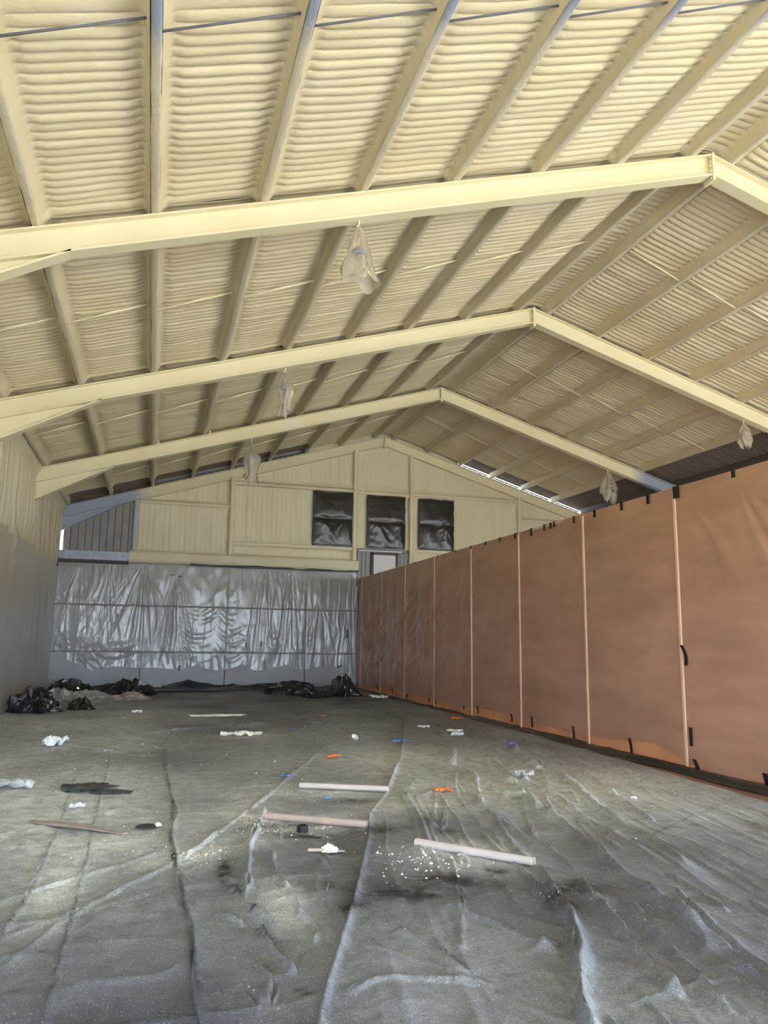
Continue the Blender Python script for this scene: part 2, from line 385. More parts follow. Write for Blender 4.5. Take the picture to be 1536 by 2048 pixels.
# purlins: foam-coated Z sections, a little lumpy
def purlin(x, ya, yb, m, seed, lump=.008):
    n = int((yb-ya)/.11); y = np.linspace(ya, yb, n)
    prof = np.array([(-.048,.20),(-.047,.09),(-.052,.035),(-.047,.006),(-.030,-.002),(.03,-.002),(.048,.006),(.052,.035),(.047,.09),(.048,.20)])
    A, Yg = np.meshgrid(np.arange(len(prof)), y)
    px, pz = prof[A, 0], prof[A, 1]
    covered = sstep(6.0, 6.6, Yg)
    l = lump*covered*fbm(Yg*3.1, A*.9, seed, 3)
    X = x+px*(1-.10*(1-covered))+l*np.sign(px); Z = roof_z(x)+pz+l*.6*(pz < .05)
    grid('purlin', X, Yg, Z, m, ceiling)
for k, x in enumerate(PUR_L): purlin(x, YF, FY[3]+.04, M['foam_purlin'], 40+k)
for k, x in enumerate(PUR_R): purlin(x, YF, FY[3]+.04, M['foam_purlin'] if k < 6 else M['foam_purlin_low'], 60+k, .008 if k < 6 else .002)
# sag rods at mid bay: from the foot of one purlin to the top of the next one up the slope
for b in range(4):
    y = FY[0]-BAY/2+BAY*b
    for k in range(8):
        for side in (-1, 1):
            P_ = PUR_L if side < 0 else [2*XR-v for v in PUR_L]
            xa, xb = P_[k], P_[k+1]
            if side > 0 and k < 3: continue
            d = .045 if side < 0 else -.045
            p = (xa+d, y+.02, roof_z(xa)+.03); q = (xb-d, y-.01, roof_z(xb)+.115)
            r = .012 if b == 0 else .017
            MB().tube(p, q, r, 8).build('sag_rod', M['rod'] if b == 0 else M['foam_frame'], ceiling, smooth=True)

# ------------------------------------------------------------------ steel frames
def frame(i, label, y0=None, m_l=None, m_r=None, bolts=True, foamlip=False):
    y = FY[i] if y0 is None else y0
    root = tag(empty('roof_frame', (XR, y, 0)), label, 'roof frame', 'steel roof frames')
    W, t = .20, .016
    def put(mb, name, m, par=root, bevel=0, smooth=False):
        o = mb.build(name, m, par, smooth, bevel); o.matrix_parent_inverse = par.matrix_world.inverted() if False else Matrix.Translation((-XR, -y, 0)) if par is root else Matrix.Identity(4)
        return o
    for sgn in (-1, 1):
        m = (m_l if sgn < 0 else m_r) or M['foam_frame']
        xe = XL if sgn < 0 else XRW
        xs = np.linspace(xe, XR-.012 if sgn < 0 else XR+.012, 9)
        if sgn > 0: xs = xs[::-1]
        zt = roof_z(xs)
        mb = MB(); mb.sweep(xs, zt-DEPTH, zt-.01, y+W/2-t/2-.012, y+W/2+t/2+.012)
        ra = put(mb, 'rafter_web', m)
        put(MB().sweep(xs, zt-t-.008, zt, y, y+W), 'top_flange', m)
        put(MB().sweep(xs, zt-DEPTH-t-.012, zt-DEPTH, y, y+W), 'bottom_flange', m)
        # haunch
        xh = -1.15 if sgn < 0 else 2*XR+1.15
        zh = roof_z(xh)-DEPTH; ze = 5.05
        xs2 = np.linspace(xe, xh, 5); zb = np.linspace(ze, zh, 5)
        if sgn > 0: xs2 = xs2[::-1]; zb = zb[::-1]
        put(MB().sweep(xs2, zb, roof_z(xs2)-DEPTH-.005, y+W/2-t/2-.012, y+W/2+t/2+.012), 'haunch_plate', m)
        put(MB().sweep(xs2, zb-.03, zb, y, y+W), 'haunch_flange', m)
        # column against the side wall
        x0, x1 = (XL-.22, XL+.02) if sgn < 0 else (XRW-.02, XRW+.22)
        put(MB().box(x0, x1, y, y+W, 0, ze+.6), 'column', m)
    mf = M['foam_frame'] if not foamlip else M['foam_end']
    pl = put(MB().box(XR-.022, XR+.022, y-.01, y+W+.01, ZR-DEPTH-.11, ZR+.01), 'ridge_plate', mf)
    if bolts:
        for zz in (ZR-.05, ZR-.12, ZR-.20, ZR-.28, ZR-.395):
            for dx in (-.04, .04):
                mb = MB().tube((XR+dx*.5, y+.03, zz), (XR+dx*1.2, y+.03, zz), .017, 6)
                put(mb, 'bolt', mf, pl)
    # foam blob under the ridge joint
    return root
frame(0, 'nearest cream foam-coated steel roof frame spanning the upper picture')
frame(1, 'second cream steel roof frame, peak in the middle distance')
frame(2, 'third cream steel roof frame, bare grey where it meets the partition', m_r=M['foam_frame_far'])
frame(3, 'farthest roof frame against the end wall, bare grey at its left corner', m_l=M['foam_end'], foamlip=True)

# ------------------------------------------------------------------ side walls
wl = struct('wall_left')
y = np.linspace(3.2, YB-.02, int((YB-3.2)/.0175)); z = np.concatenate([np.linspace(3.85, 5.5, 12), np.linspace(5.55, roof_z(XL)+.2, 10)])
Yg, Zg = np.meshgrid(y, z)
ph = (Yg/RIB+.12*fbm(Yg*.8, Zg*.7, 3, 2)) % 1
top = sstep(5.55, 5.95, Zg)
X = XL+.02+.045*(np.abs(np.sin(np.pi*ph))**.6)*sstep(3.85, 4.05, Zg)*(1-top)*(.5+.5*vnoise(np.floor(Yg/RIB), Zg*.6, 4))+.02*fbm(Yg*1.2, Zg*1.5, 7, 2)+.16*top
grid('foam_panel', X, Yg, Zg, M['foam_wall'], wl, flip=False)
for c in ((YF, -7.6, 0, roof_z(XL)+.2), (-7.6, -1.4, 3.6, roof_z(XL)+.2), (-1.4, FY[3]+.10, 0, roof_z(XL)+.2)):   # unseen side doorway, added to throw daylight on the partition
    MB().box(XL-.14, XL-.04, c[0], c[1], c[2], float(c[3])).build('cladding', M['concrete2'], wl)
# lower boards with joints
ys = [-1.38, 1.5, 4, 7.0, 10.2, 13.3, 16.5, 19.72, 22.9, YB-.06]
for a, b in zip(ys[:-1], ys[1:]):
    for z0, z1 in ((.0, 1.22), (1.235, 2.71), (2.725, 3.86)):
        MB().box(XL-.04, XL-.005, a+.012, b-.012, z0+.0, z1).build('wall_panel', M['concrete2'], wl, bevel=.006)
wr = struct('wall_side')
MB().box(XRW+.02, XRW+.12, 7.0, YB, 0, roof_z(XRW)+.2).build('cladding', M['foam_wall'], wr)
MB().box(XRW+.02, XRW+.12, YF, 7.0, 5.0, roof_z(XRW)+.2).build('cladding', M['foam_wall'], wr)
# front gable above the big open doorway behind the photographer
wf = struct('wall_front')
MB().sweep(np.linspace(XL-.1, XRW+.1, 5), np.full(5, 4.4), roof_z(np.array([XL-.1, (XL+XR)/2, XR, (XR+XRW)/2, XRW+.1]))+.2, YF-.1, YF).build('gable', M['foam_wall'], wf)
MB().box(XL-.1, -1.6, YF-.1, YF, 0, 4.4).build('cladding', M['foam_wall'], wf)

# ------------------------------------------------------------------ end wall
wb = struct('wall_back')
def wall_foam(x0, x1, z0, z1, seed, amp=.04, pitch=.17, y=YB-.03):
    n = max(4, int((x1-x0)/pitch*6)); x = np.linspace(x0, x1, n); v = np.linspace(0, 1, 14)
    Xg, V = np.meshgrid(x, v)
    zt = np.minimum(np.full(n, z1) if z1 else 99, roof_z(x)-.05)[None, :] if z1 else (roof_z(x)-.05)[None, :]
    Z = z0+(zt-z0)*V
    d = np.minimum(np.minimum(Xg-x0, x1-Xg), np.minimum(Z-z0, zt-Z))
    ph = (Xg/pitch+.08*fbm(Xg, Z*.7, seed, 2)) % 1
    Yg = y-amp*(np.abs(np.sin(np.pi*ph))**.5)*sstep(0, .16, d)*(.55+.45*vnoise(np.floor(Xg/pitch), Z*.4, seed+1))-.10*np.exp(-d/.045)-.010*fbm(Xg*1.5, Z*1.5, seed+2, 2)
    return grid('foam_panel', Xg, Yg, Z, M['foam_wall'], wb)
A, Bp, Cp, Dp = 2.40, 6.74, 8.87, 13.22
cells = [(-.62, A-.08, 4.47, 6.10), (-.62, A-.08, 6.22, None), (A+.08, Bp-.08, 4.96, 6.93), (A+.08, Bp-.08, 7.07, None), (A+.08, Bp-.08, 4.5, 4.84),
         (Bp+.08, Cp-.08, 4.94, 6.90), (Bp+.08, Cp-.08, 7.02, None), (Cp+.08, Dp-.08, 4.99, 6.95), (Cp+.08, Dp-.08, 7.07, None), (Cp+.08, Dp-.08, 3.6, 4.9),
         (Dp+.08, XRW, 6.36, None), (Dp+.08, XRW, 3.6, 6.24)]
for i, c in enumerate(cells): wall_foam(*c, 100+7*i)
def foam_bar(name, x0, x1, z0, z1, yf, m=None, seed=1, lump=.008):
    """a foam-coated bar along x or z with soft uneven edges"""
    L_ = max(x1-x0, z1-z0); n = max(6, int(L_/.12)); s = np.linspace(0, 1, n)
    pr = np.array([(0,1),(.0,.25),(.1,.04),(.3,0),(.7,0),(.9,.04),(1,.25),(1,1)])
    A_, S = np.meshgrid(np.arange(8), s)
    l = lump*fbm(S*L_*2.2, A_*.8, seed, 3); c, dpt = pr[A_, 0], pr[A_, 1]
    Yg = yf+dpt*(YB-yf)+l
    if x1-x0 > z1-z0: X = x0+(x1-x0)*S; Z = z0+(z1-z0)*c+l*np.sign(c-.5); fl = False
    else: Z = z0+(z1-z0)*S; X = x0+(x1-x0)*c+l*np.sign(c-.5); fl = True
    return grid(name, X, Yg, Z, m or M['foam_wall'], wb, flip=not fl)
for k, (xc, zt, zb) in enumerate(((A, roof_z(A)-.3, 4.45), (Bp, roof_z(Bp)-.3, 4.1), (Cp, roof_z(Cp)-.3, 3.6), (Dp, roof_z(Dp)-.3, 3.6))):
    foam_bar('post', xc-.085, xc+.085, zb, float(zt), FY[3]-.01, seed=200+k)
foam_bar('post', -.80, -.62, 4.45, float(roof_z(-.7))-.3, FY[3]+.06, m=M['foam_end'], seed=209)
for k, (x0, x1, zc) in enumerate(((-.62, A-.08, 6.16), (A+.08, Bp-.08, 7.0), (A+.08, Bp-.08, 4.9), (Bp+.08, Cp-.08, 6.96), (Cp+.08, Dp-.08, 7.01), (Cp+.08, Dp-.08, 4.93), (Dp+.08, XRW-.1, 6.30), (A+.08, 5.2, 6.0+9))):
    if zc > 9: continue
    foam_bar('girt', x0, x1, zc-.06, zc+.06, FY[3]+.05, seed=220+k, lump=.006)
# ledge beam, foam on most of its length, bare at the corner
foam_bar('ledge', -.85, Bp+.12, 4.08, 4.50, FY[3]-.14, seed=240, lump=.02)
MB().box(-3.0, -.85, FY[3]-.05, YB, 4.14, 4.42).build('ledge_channel', M['steel'], wb)
MB().box(-3.02, -.85, FY[3]-.10, YB, 4.04, 4.14).build('ledge_bottom_angle', M['dark'], wb)  # dark brown bottom edge of the bare ledge
# bare cladding in the left corner, a narrow slit of daylight beside it
xs = np.arange(-2.93, -.70, .222)
for x in xs:
    MB().box(x+.008, min(x+.222, -.70)-.008, YB-.03, YB, 4.42, float(roof_z(x))-.0).build('metal_plank', M['cladding'], wb, bevel=.008)
MB().sweep(np.array([-2.93, -.7]), np.full(2, 4.42), roof_z(np.array([-2.93, -.7]))-.0, YB, YB+.03).build('joint_backing', M['dark'], wb)
MB().box(XL-.04, XL+.055, FY[3]-.05, FY[3]+.12, 3.9, 5.95).build('corner_angle', M['dark'], wb)
# backing behind the foam so that no sky shows through
MB().sweep(np.array([-.7, XR, XRW+.1]), np.full(3, 3.4), roof_z(np.array([-.7, XR, XRW+.1]))-.02, YB+.005, YB+.06).build('backing', M['cladding'], wb)
# eave closure left: brown strip with small upright ties; right: open gap to the sky with ties
def slope_bar(x0, x1, zo0, zo1, ya, yb, name, m): return MB().sweep(np.array([x0, x1]), roof_z(np.array([x0, x1]))+zo0, roof_z(np.array([x0, x1]))+zo1, ya, yb).build(name, m, wb)
for k in range(6):
    slope_bar(PUR_L[k]-.0, PUR_L[k+1]+.0, -.02, .215, YB-.02, YB+.02, 'closure_board', M['rustwood'] if k < 2 else M['cladding'])
    slope_bar(PUR_L[k]+.05, PUR_L[k+1]-.05, .085, .105, YB-.06, YB-.02, 'closure_rail', M['dark'])
    for x in np.arange(PUR_L[k]+.16, PUR_L[k+1]-.06, .215):
        slope_bar(x, x+.018, -.02, .09, YB-.06, YB-.02, 'closure_tie', M['dark'])
for k in range(6, 8): slope_bar(PUR_L[k]+.0, PUR_L[k+1], -.02, .215, YB-.06, YB+.02, 'closure_foam', M['foam_wall'])
slope_bar(PUR_L[8], XR, -.02, .215, YB-.06, YB+.02, 'closure_foam', M['foam_wall']); slope_bar(XR, PUR_R[0], -.02, .215, YB-.06, YB+.02, 'closure_foam', M['foam_wall'])
for k in range(2): slope_bar(PUR_R[k], PUR_R[k+1], -.02, .215, YB-.06, YB+.02, 'closure_foam', M['foam_wall'])
for k in range(2, 8):
    slope_bar(PUR_R[k]+.05, PUR_R[k+1]-.05, .075, .135, YB-.05, YB+.0, 'closure_rail', M['steel'])
    slope_bar(PUR_R[k]+.0, PUR_R[k+1]-.0, .175, .216, YB-.05, YB+.05, 'closure_cap', M['deck'])
    for x in np.arange(PUR_R[k]+.06, PUR_R[k+1]-.04, .205):
        slope_bar(x, x+.034, -.03, .095, YB-.05, YB, 'closure_tie', M['steel'])

# lower boards of the end wall
xs = [XL, -.30, 2.40, 5.10, 6.95]
for a, b in zip(xs[:-1], xs[1:]):
    for z0, z1 in ((0, 1.20), (1.24, 2.69), (2.73, 4.08)):
        MB().box(a+.016, b-.016, YB-.03, YB+.02, z0, z1).build('wall_panel', M['concrete'], wb, bevel=.006)
MB().box(XL-.05, XRW+.1, YB+.02, YB+.08, 0, 4.3).build('backing', M['joint'], wb)
MB().box(7.0, XRW, YB-.03, YB+.02, 0, 3.6).build('wall_panel', M['concrete'], wb)

# windows under black plastic
def window(n, x0, x1, z0, z1, seed):
    r = struct('window_%d' % n)
    fr = MB()
    for b in ((x0, x0+.05, z0, z1), (x1-.05, x1, z0, z1), (x0, x1, z0, z0+.05), (x0, x1, z1-.05, z1)): fr.box(b[0], b[1], FY[3]+.05, YB, b[2], b[3])
    fr.build('window_frame', M['dark'], r)
    x = np.linspace(x0-.02, x1+.02, 46); z = np.linspace(z0-.03, z1+.02, 60); X, Z = np.meshgrid(x, z)
    uu = (X-x0)/(x1-x0); vv = (Z-z0)/(z1-z0)
    edge = np.minimum(np.minimum(uu, 1-uu), np.minimum(vv, 1-vv))
    low = sstep(.52, .46, vv)
    pill = .05*np.sqrt(np.clip(edge*3, 0, 1))*(1-.6*np.exp(-((vv-.5)/.05)**2))
    wr_ = .020*ridged(uu*2.6+vv*1.5+seed, vv*1.1, seed)*low + .012*fbm(uu*3, vv*4, seed+3, 3)
    ang = np.arctan2(vv-.5, uu-(.8 if seed % 2 else .3)); wr_ = wr_+.005*np.sin(ang*11+seed)*low*np.clip(edge*5, 0, 1)
    grid('black_plastic_cover', X+.008*vnoise(Z*5, Z*0, seed), FY[3]+.06-pill-wr_*np.clip(edge*8, 0, 1), Z+.010*vnoise(X*5, X*0, seed+1), M['black_warm'], r)
    MB().box(x0, x1, FY[3]+.012, FY[3]+.03, (z0+z1)/2-.012, (z0+z1)/2+.012).build('seam', M['dark'], r, bevel=.006)
    return r
window(1, 5.23, 6.67, 4.98, 6.90, 3); window(2, 7.20, 8.62, 4.97, 6.87, 8); window(3, 9.17, 10.52, 5.0, 6.87, 13)
# bare patch with a framed pale board above the partition
w4 = struct('window_4')
for x in np.arange(6.88, 8.80, .16): MB().box(x+.006, x+.154, FY[3]+.16, YB-.01, 3.6, 4.84).build('metal_plank', M['cladding'], w4, bevel=.012)
MB().box(6.86, 8.82, YB-.04, YB-.01, 3.6, 4.86).build('joint_backing', M['dark'], w4)
for b in ((7.38, 7.47, 3.6, 4.80), (8.30, 8.38, 3.6, 4.80), (7.38, 8.38, 4.73, 4.80)): MB().box(b[0], b[1], FY[3]+.08, YB-.02, b[2], b[3]).build('board_frame', M['dark'], w4)
MB().box(7.47, 8.30, FY[3]+.11, FY[3]+.15, 3.6, 4.73).build('pale_board', M['board'], w4)
MB().box(6.90, 8.50, FY[3]-.02, FY[3]+.16, 4.835, 4.86).build('white_trim', M['white_trim'], w4)

# ------------------------------------------------------------------ partition
wp = struct('wall_right')
PJ = [9.143+2.44*i for i in range(-1, 8)]
for a in PJ:
    b = min(a+2.44, FY[3]+.1)
    if b-a < .3: continue
    MB().box(XP, XP+.02, a+.004, b-.004, .0, ZP-.03).build('board', M['ply'], wp)
    MB().box(XP-.058, XP-.034, a-.021, a+.021, .02, ZP-.03).build('batten', M['batten'], wp)
MB().box(XP-.03, XP+.12, PJ[0], FY[3]+.05, ZP-.03, ZP+.015).build('top_plate', M['plate'], wp)
MB().box(XP+.05, XP+.14, PJ[0], FY[3]+.05, 0, ZP-.03).build('stud_wall', M['ply'], wp)

# ================================================================== PLASTIC SHEETS
def fold_field(X, Z, seed, gathers, swags):
    """depth of hanging film: pleats that fan out under gather points, U-shaped sags between them"""
    h = .003*fbm(X*1.2, Z*.8, seed, 3)
    for gx, gz, reach, spread, amp, n in gathers:
        dz = np.clip(gz-Z, .001, None); t = (X-gx)/(.10+spread*dz)
        env = np.exp(-(t/1.0)**2)*sstep(0, .12, dz)*sstep(reach, reach*.5, dz)
        h = h+amp*env*(np.clip(.35+.65*ridged(t*n*.95+gx*7.3+.15*fbm(X*2, Z*2, seed+3, 2), dz*.35+gx, seed+4), 0, 1)**1.3+.5*np.clip(ridged(t*n*2.1+gx*3.1, dz*.5, seed+6), 0, 1)**2-.6)
    for sx, z0, z1, hw, depth, n, amp in swags:
        t = (X-sx)/hw; env = np.exp(-(t**4)*1.2)*sstep(z1-.1, z1+.25, Z)*sstep(z0+.05, z0-.4, Z)
        h = h+amp*env*(2*np.clip(.2+.8*ridged(n*1.25*(Z-depth*t*t)/(z0-z1)+sx*5+.25*fbm(X*1.5, Z*1.5, seed+5, 2), t*.9+sx*3, seed+7), 0, 1)**1.4-.7)*(.7+.4*vnoise(X*1.6, Z*1.2, seed+8))
    return h
# end wall film
x = np.linspace(-3.0, 6.85, 560); v = np.linspace(0, 1, 240); Xg, V = np.meshgrid(x, v)
zbot = .70+.05*vnoise(x*2.3, x*0, 31)+.55*sstep(-1.8, -3.0, x)**1.5+.03*np.sin(x*5)
zbot = zbot+.12*(np.abs((x*1.35) % 2-1)**3)*(x > 1)
zbot = np.where(x > 6.2, zbot-.25*sstep(6.2, 6.5, x), zbot)
Zg = zbot[None, :]+(4.10-zbot[None, :])*V
gath = [(-.35, 4.06, 4.2, .42, .060, 4), (.70, 3.72, 3.9, .20, .075, 3), (3.60, 4.06, 4.1, .10, .075, 2), (4.50, 4.0, 3.9, .13, .06, 2.5), (5.55, 2.9, 2.6, .30, .055, 3), (-2.3, 3.9, 3.0, .3, .04, 3), (6.45, 2.6, 2.4, .25, .045, 3), (-1.4, 3.6, 2.6, .3, .035, 3), (6.72, 4.0, 4.2, .02, .07, 1.5), (5.0, 3.5, 3, .2, .03, 2)]
swg = [(-2.2, 1.7, .75, .9, .45, 3, .030), (-1.0, 1.7, .7, .9, .40, 3.5, .026), (1.5, 2.9, .8, .60, .30, 11, .010), (2.55, 3.1, .75, .5, .32, 12, .012), (3.05, 2.6, .8, .4, .35, 9, .010), (5.1, 2.2, .75, .45, .5, 5, .024), (4.0, 2.2, .8, .35, .45, 5, .02), (-2.4, 3.5, 1.4, .5, .5, 6, .014)]
Hh = fold_field(Xg, Zg, 77, gath, swg)
fine = .004*fbm(Xg*9, Zg*2.2, 55, 2)+.014*np.clip(ridged(Xg*3.3+.4*fbm(Xg*.8, Zg*.8, 5, 2), Zg*.45, 91), 0, 1)**2*sstep(3.9, 2.8, Zg)
off = np.clip(.52*Hh+.9*fine, -.06, .2)
for zj in (1.22, 2.71): off = off-(off+.075)*.35*np.exp(-((Zg-zj)/.010)**2)          # film sucked into the board joints
for xj in (-.30, 2.40, 5.10): off = off-(off+.075)*.25*np.exp(-((Xg-xj)/.010)**2)
o = grid('plastic_sheet', Xg, YB-.13-off, Zg, M['film_back'], None, flip=False)
fb = tag(o, 'clear glossy plastic sheet hanging in folds over the grey end wall', 'plastic sheet')
for k, (tx, tz, w, h_, rot) in enumerate(((.56, 3.74, .16, .035, 0), (.80, 3.70, .14, .035, 0), (3.05, 1.50, .05, .17, 0), (3.55, 1.52, .05, .16, .2), (6.52, 1.90, .05, .28, 0), (6.28, .80, .17, .05, -.3), (.93, .72, .05, .18, .25))):
    me = MB().box(-w/2, w/2, -.004, .004, -h_/2, h_/2).build('tape_strip', M['tape'], fb); me.location = (tx, YB-.29, tz); me.rotation_euler = (0, rot, 0)
# black plastic stuck along the top edge of that film
x = np.linspace(1.1, 6.85, 120); v = np.linspace(0, 1, 6); Xg, V = np.meshgrid(x, v)
Zg = 4.055+V*(.06+.04*vnoise(x*2.1, x*0, 5))[None, :]
grid('top_hem', Xg, FY[3]-.17-.012*fbm(Xg*4, V*2, 4, 2), Zg, M['tape'], fb)

# left wall film
y = np.linspace(3.2, YB-.12, 500); v = np.linspace(0, 1, 60); Yg, V = np.meshgrid(y, v)
zt = 3.93+.04*fbm(y*.5, y*0, 12, 2)+.35*np.exp(-((y-18.5)/.35)**2)
Zg = .06+(zt[None, :]-.06)*V
Hh = .018*fbm(Yg*1.5, Zg*.3, 71, 3)+.05*np.exp(-((Yg-23.25-.06*np.sin(Zg))/.05)**2)*sstep(.5, 1.0, Zg)*sstep(3.7, 3.0, Zg)
for yc, w, a in ((18.5, .09, .10), (18.9, .06, .05), (21.6, .05, .03), (22.4, .08, .03), (20.6, .1, .03), (24.6, .07, .03)):
    Hh = Hh+a*np.exp(-((Yg-yc-.10*np.sin(Zg*1.1+yc))/w)**2)*sstep(zt[None, :]+.02, zt[None, :]-.5, Zg)*(sstep(1.2, 3.4, Zg) if a > .04 else 1)
o = grid('plastic_sheet', XL+.03+np.clip(Hh, -.02, .2), Yg, Zg, M['film_left'], None, flip=True)
tag(o, 'brownish clear plastic sheet hanging down the left side wall', 'plastic sheet')

# partition film: taut panels, swags at the far end, bottom edge a hand above the floor
y = np.linspace(6.75, FY[3]-.03, 530); v = np.linspace(0, 1, 90); Yg, V = np.meshgrid(y, v)
zbt = .235+.045*vnoise(y*.9, y*0, 21)+.03*np.sin(y*2.1)-.10*sstep(10.0, 8.6, y)
Zg = zbt[None, :]+(ZP+.012-zbt[None, :])*V
h = .006*fbm(Yg*.9, Zg*.9, 15, 3)+.010*ridged(Yg*1.1+Zg*.6, Zg*.5-Yg*.3, 16)*sstep(.35, .9, vnoise(Yg*.6, Zg*.6, 17)+.4)
far = sstep(15.5, 20, Yg)
for yc, zc, hw, a in ((24.6, 3.0, 1.2, .10), (21.6, 3.2, 1.5, .07), (19.0, 3.2, 1.0, .04)):
    t = (Yg-yc)/hw
    h = h+a*.5*np.exp(-(t**4))*(2*np.clip(ridged(2.9*(Zg-.45*t*t)+.25*fbm(Yg*1.5, Zg*1.5, 18, 2), t*.9, 18), 0, 1)**1.5-.5)*sstep(.25, .7, Zg)*sstep(3.4, 2.2, Zg)
h = h+far*.035*(np.abs(np.sin(Yg*3.1+.6*fbm(Yg, Zg, 19, 2)))**.7)*sstep(3.8, 2.6, Zg)
# diagonal pulls below the top corners
for yc, dirn in ((9.0, -1), (14.2, 1), (16.4, 1), (8.0, -1), (11.0, 1)):
    a_ = (Yg-yc)*dirn; b_ = (ZP-Zg)
    ang = np.arctan2(a_, b_+.02); rr = np.hypot(a_, b_)
    h = h+.006*np.sin(ang*22)*np.exp(-((ang-.55)/.40)**2)*sstep(.05, .4, rr)*sstep(2.4, .9, rr)
h = h+.012*np.exp(-(((Yg-9.9)+.55*(Zg-1.55))/.05)**2)*sstep(1.0, 1.5, Zg)*sstep(2.3, 1.7, Zg)
o = grid('plastic_sheet', XP-.028-np.clip(h+.006, 0, .15)*(1-.85*np.exp(-((((Yg-9.143+1.22) % 2.44)-1.22)/.06)**2)), Yg, Zg, M['film_part'], None, flip=True)
fp = tag(o, 'clear plastic sheet stretched over the terracotta partition wall', 'plastic sheet')
def tape_on_partition(y, z, w, l, lean=0, bend=0):
    m = MB(); n = 4; pts = []
    for i in range(n+1):
        s = i/n; pts.append((y+lean*l*s+bend*l*math.sin(s*2.2), z-l*s))
    for (ya, za), (yb_, zb_) in zip(pts[:-1], pts[1:]):
        m.hexa([(XP-.062, yb_-w/2, zb_), (XP-.05, yb_-w/2, zb_), (XP-.05, yb_+w/2, zb_), (XP-.062, yb_+w/2, zb_),
                (XP-.062, ya-w/2, za), (XP-.05, ya-w/2, za), (XP-.05, ya+w/2, za), (XP-.062, ya+w/2, za)])
    m.build('tape_strip', M['tape'], fp)
for y_, w, l in ((9.08, .13, .17), (9.73, .06, .14), (10.41, .06, .13), (11.19, .06, .12), (11.86, .05, .12), (12.55, .05, .10), (12.68, .05, .11), (12.93, .05, .12), (13.45, .06, .15), (14.15, .06, .12), (14.88, .06, .09), (15.63, .06, .08), (16.44, .05, .08), (7.95, .06, .10), (17.4, .05, .06), (18.6, .05, .06), (20.48, .06, .06)):
    tape_on_partition(y_, ZP+.017, w, l)
for y_, z_, w, l, le, be in ((7.74, .22, .07, .27, -.3, 0), (8.98, .20, .06, .20, -.1, -.3), (9.02, .60, .055, .24, 0, 0), (10.43, .30, .05, .22, -.15, -.1), (12.07, .30, .05, .22, 0, -.15), (13.57, .32, .05, .19, 0, -.1), (14.44, .29, .05, .15, 0, -.2), (16.13, .31, .06, .16, -.2, -.1), (16.9, .25, .05, .08, 0, 0), (18.77, .30, .06, .15, -.2, 0), (19.25, .26, .05, .12, 0, 0), (21.09, .31, .08, .18, -.4, 0), (22.42, .30, .06, .15, 0, 0), (24.07, .36, .08, .18, -.4, 0), (9.13, 1.67, .05, .27, .0, -.35)):
    tape_on_partition(y_, z_, w, l, le, be)

# ------------------------------------------------------------------ black strip and reddish board at the foot of the partition
y = np.linspace(6.75, FY[3]-.2, 300); a = np.linspace(0, 1, 14); Aq, Yg = np.meshgrid(a, y)
prof_x = XP-.03-.20*Aq-.05*vnoise(Yg*1.1, Yg*0, 3)*Aq; prof_z = .015+.055*np.sin(np.pi*np.clip(Aq*1.1, 0, 1))*(.6+.5*vnoise(Yg*.8, Aq*2, 8))+.02*ridged(Yg*1.5, Aq*4, 9)*(1-Aq)+.06*(1-Aq)**2
o = grid('black_plastic_strip', prof_x, Yg, prof_z, M['black'], flip=False)
tag(o, 'rumpled black plastic strip along the foot of the partition', 'plastic strip')
o = MB().box(6.2, XP-.01, 3.5, 11.6, -.003, .004).build('floor_board', M['sill'])
tag(o, 'reddish brown board edging the floor under the black strip', 'board')

# ================================================================== FLOOR SHEETS
def cB(y): return np.interp(y, [1, 3.68, 4.16, 4.74, 5.55, 6.73, 7.45, 8.58, 11, 16, 27], [.0, .80, .97, 1.19, 1.47, 1.86, 2.06, 2.57, 3.51, 5.2, 6.0])
def cA(y): return .28+.03*np.sin(y*1.7)+.02*np.sin(y*4.1)
def cR(y): return np.interp(y, [1, 6, 7.13, 11.3, 13, 27], [5.9, 6.32, 6.40, 6.66, 6.74, 6.80])
def pl_dist(X, Y, pts):
    """distance to a polyline, signed side (left positive) and fraction along"""
    best = np.full(X.shape, 1e9); side = np.zeros(X.shape); al = np.zeros(X.shape); n = len(pts)-1
    for i in range(n):
        ax, ay = pts[i]; bx, by = pts[i+1]; dx, dy = bx-ax, by-ay; L2 = dx*dx+dy*dy
        t = np.clip(((X-ax)*dx+(Y-ay)*dy)/L2, 0, 1); ex, ey = X-ax-t*dx, Y-ay-t*dy; d = np.hypot(ex, ey)
        m = d < best; best = np.where(m, d, best); side = np.where(m, np.sign(dx*ey-dy*ex), side); al = np.where(m, (i+t)/n, al)
    return best, side, al
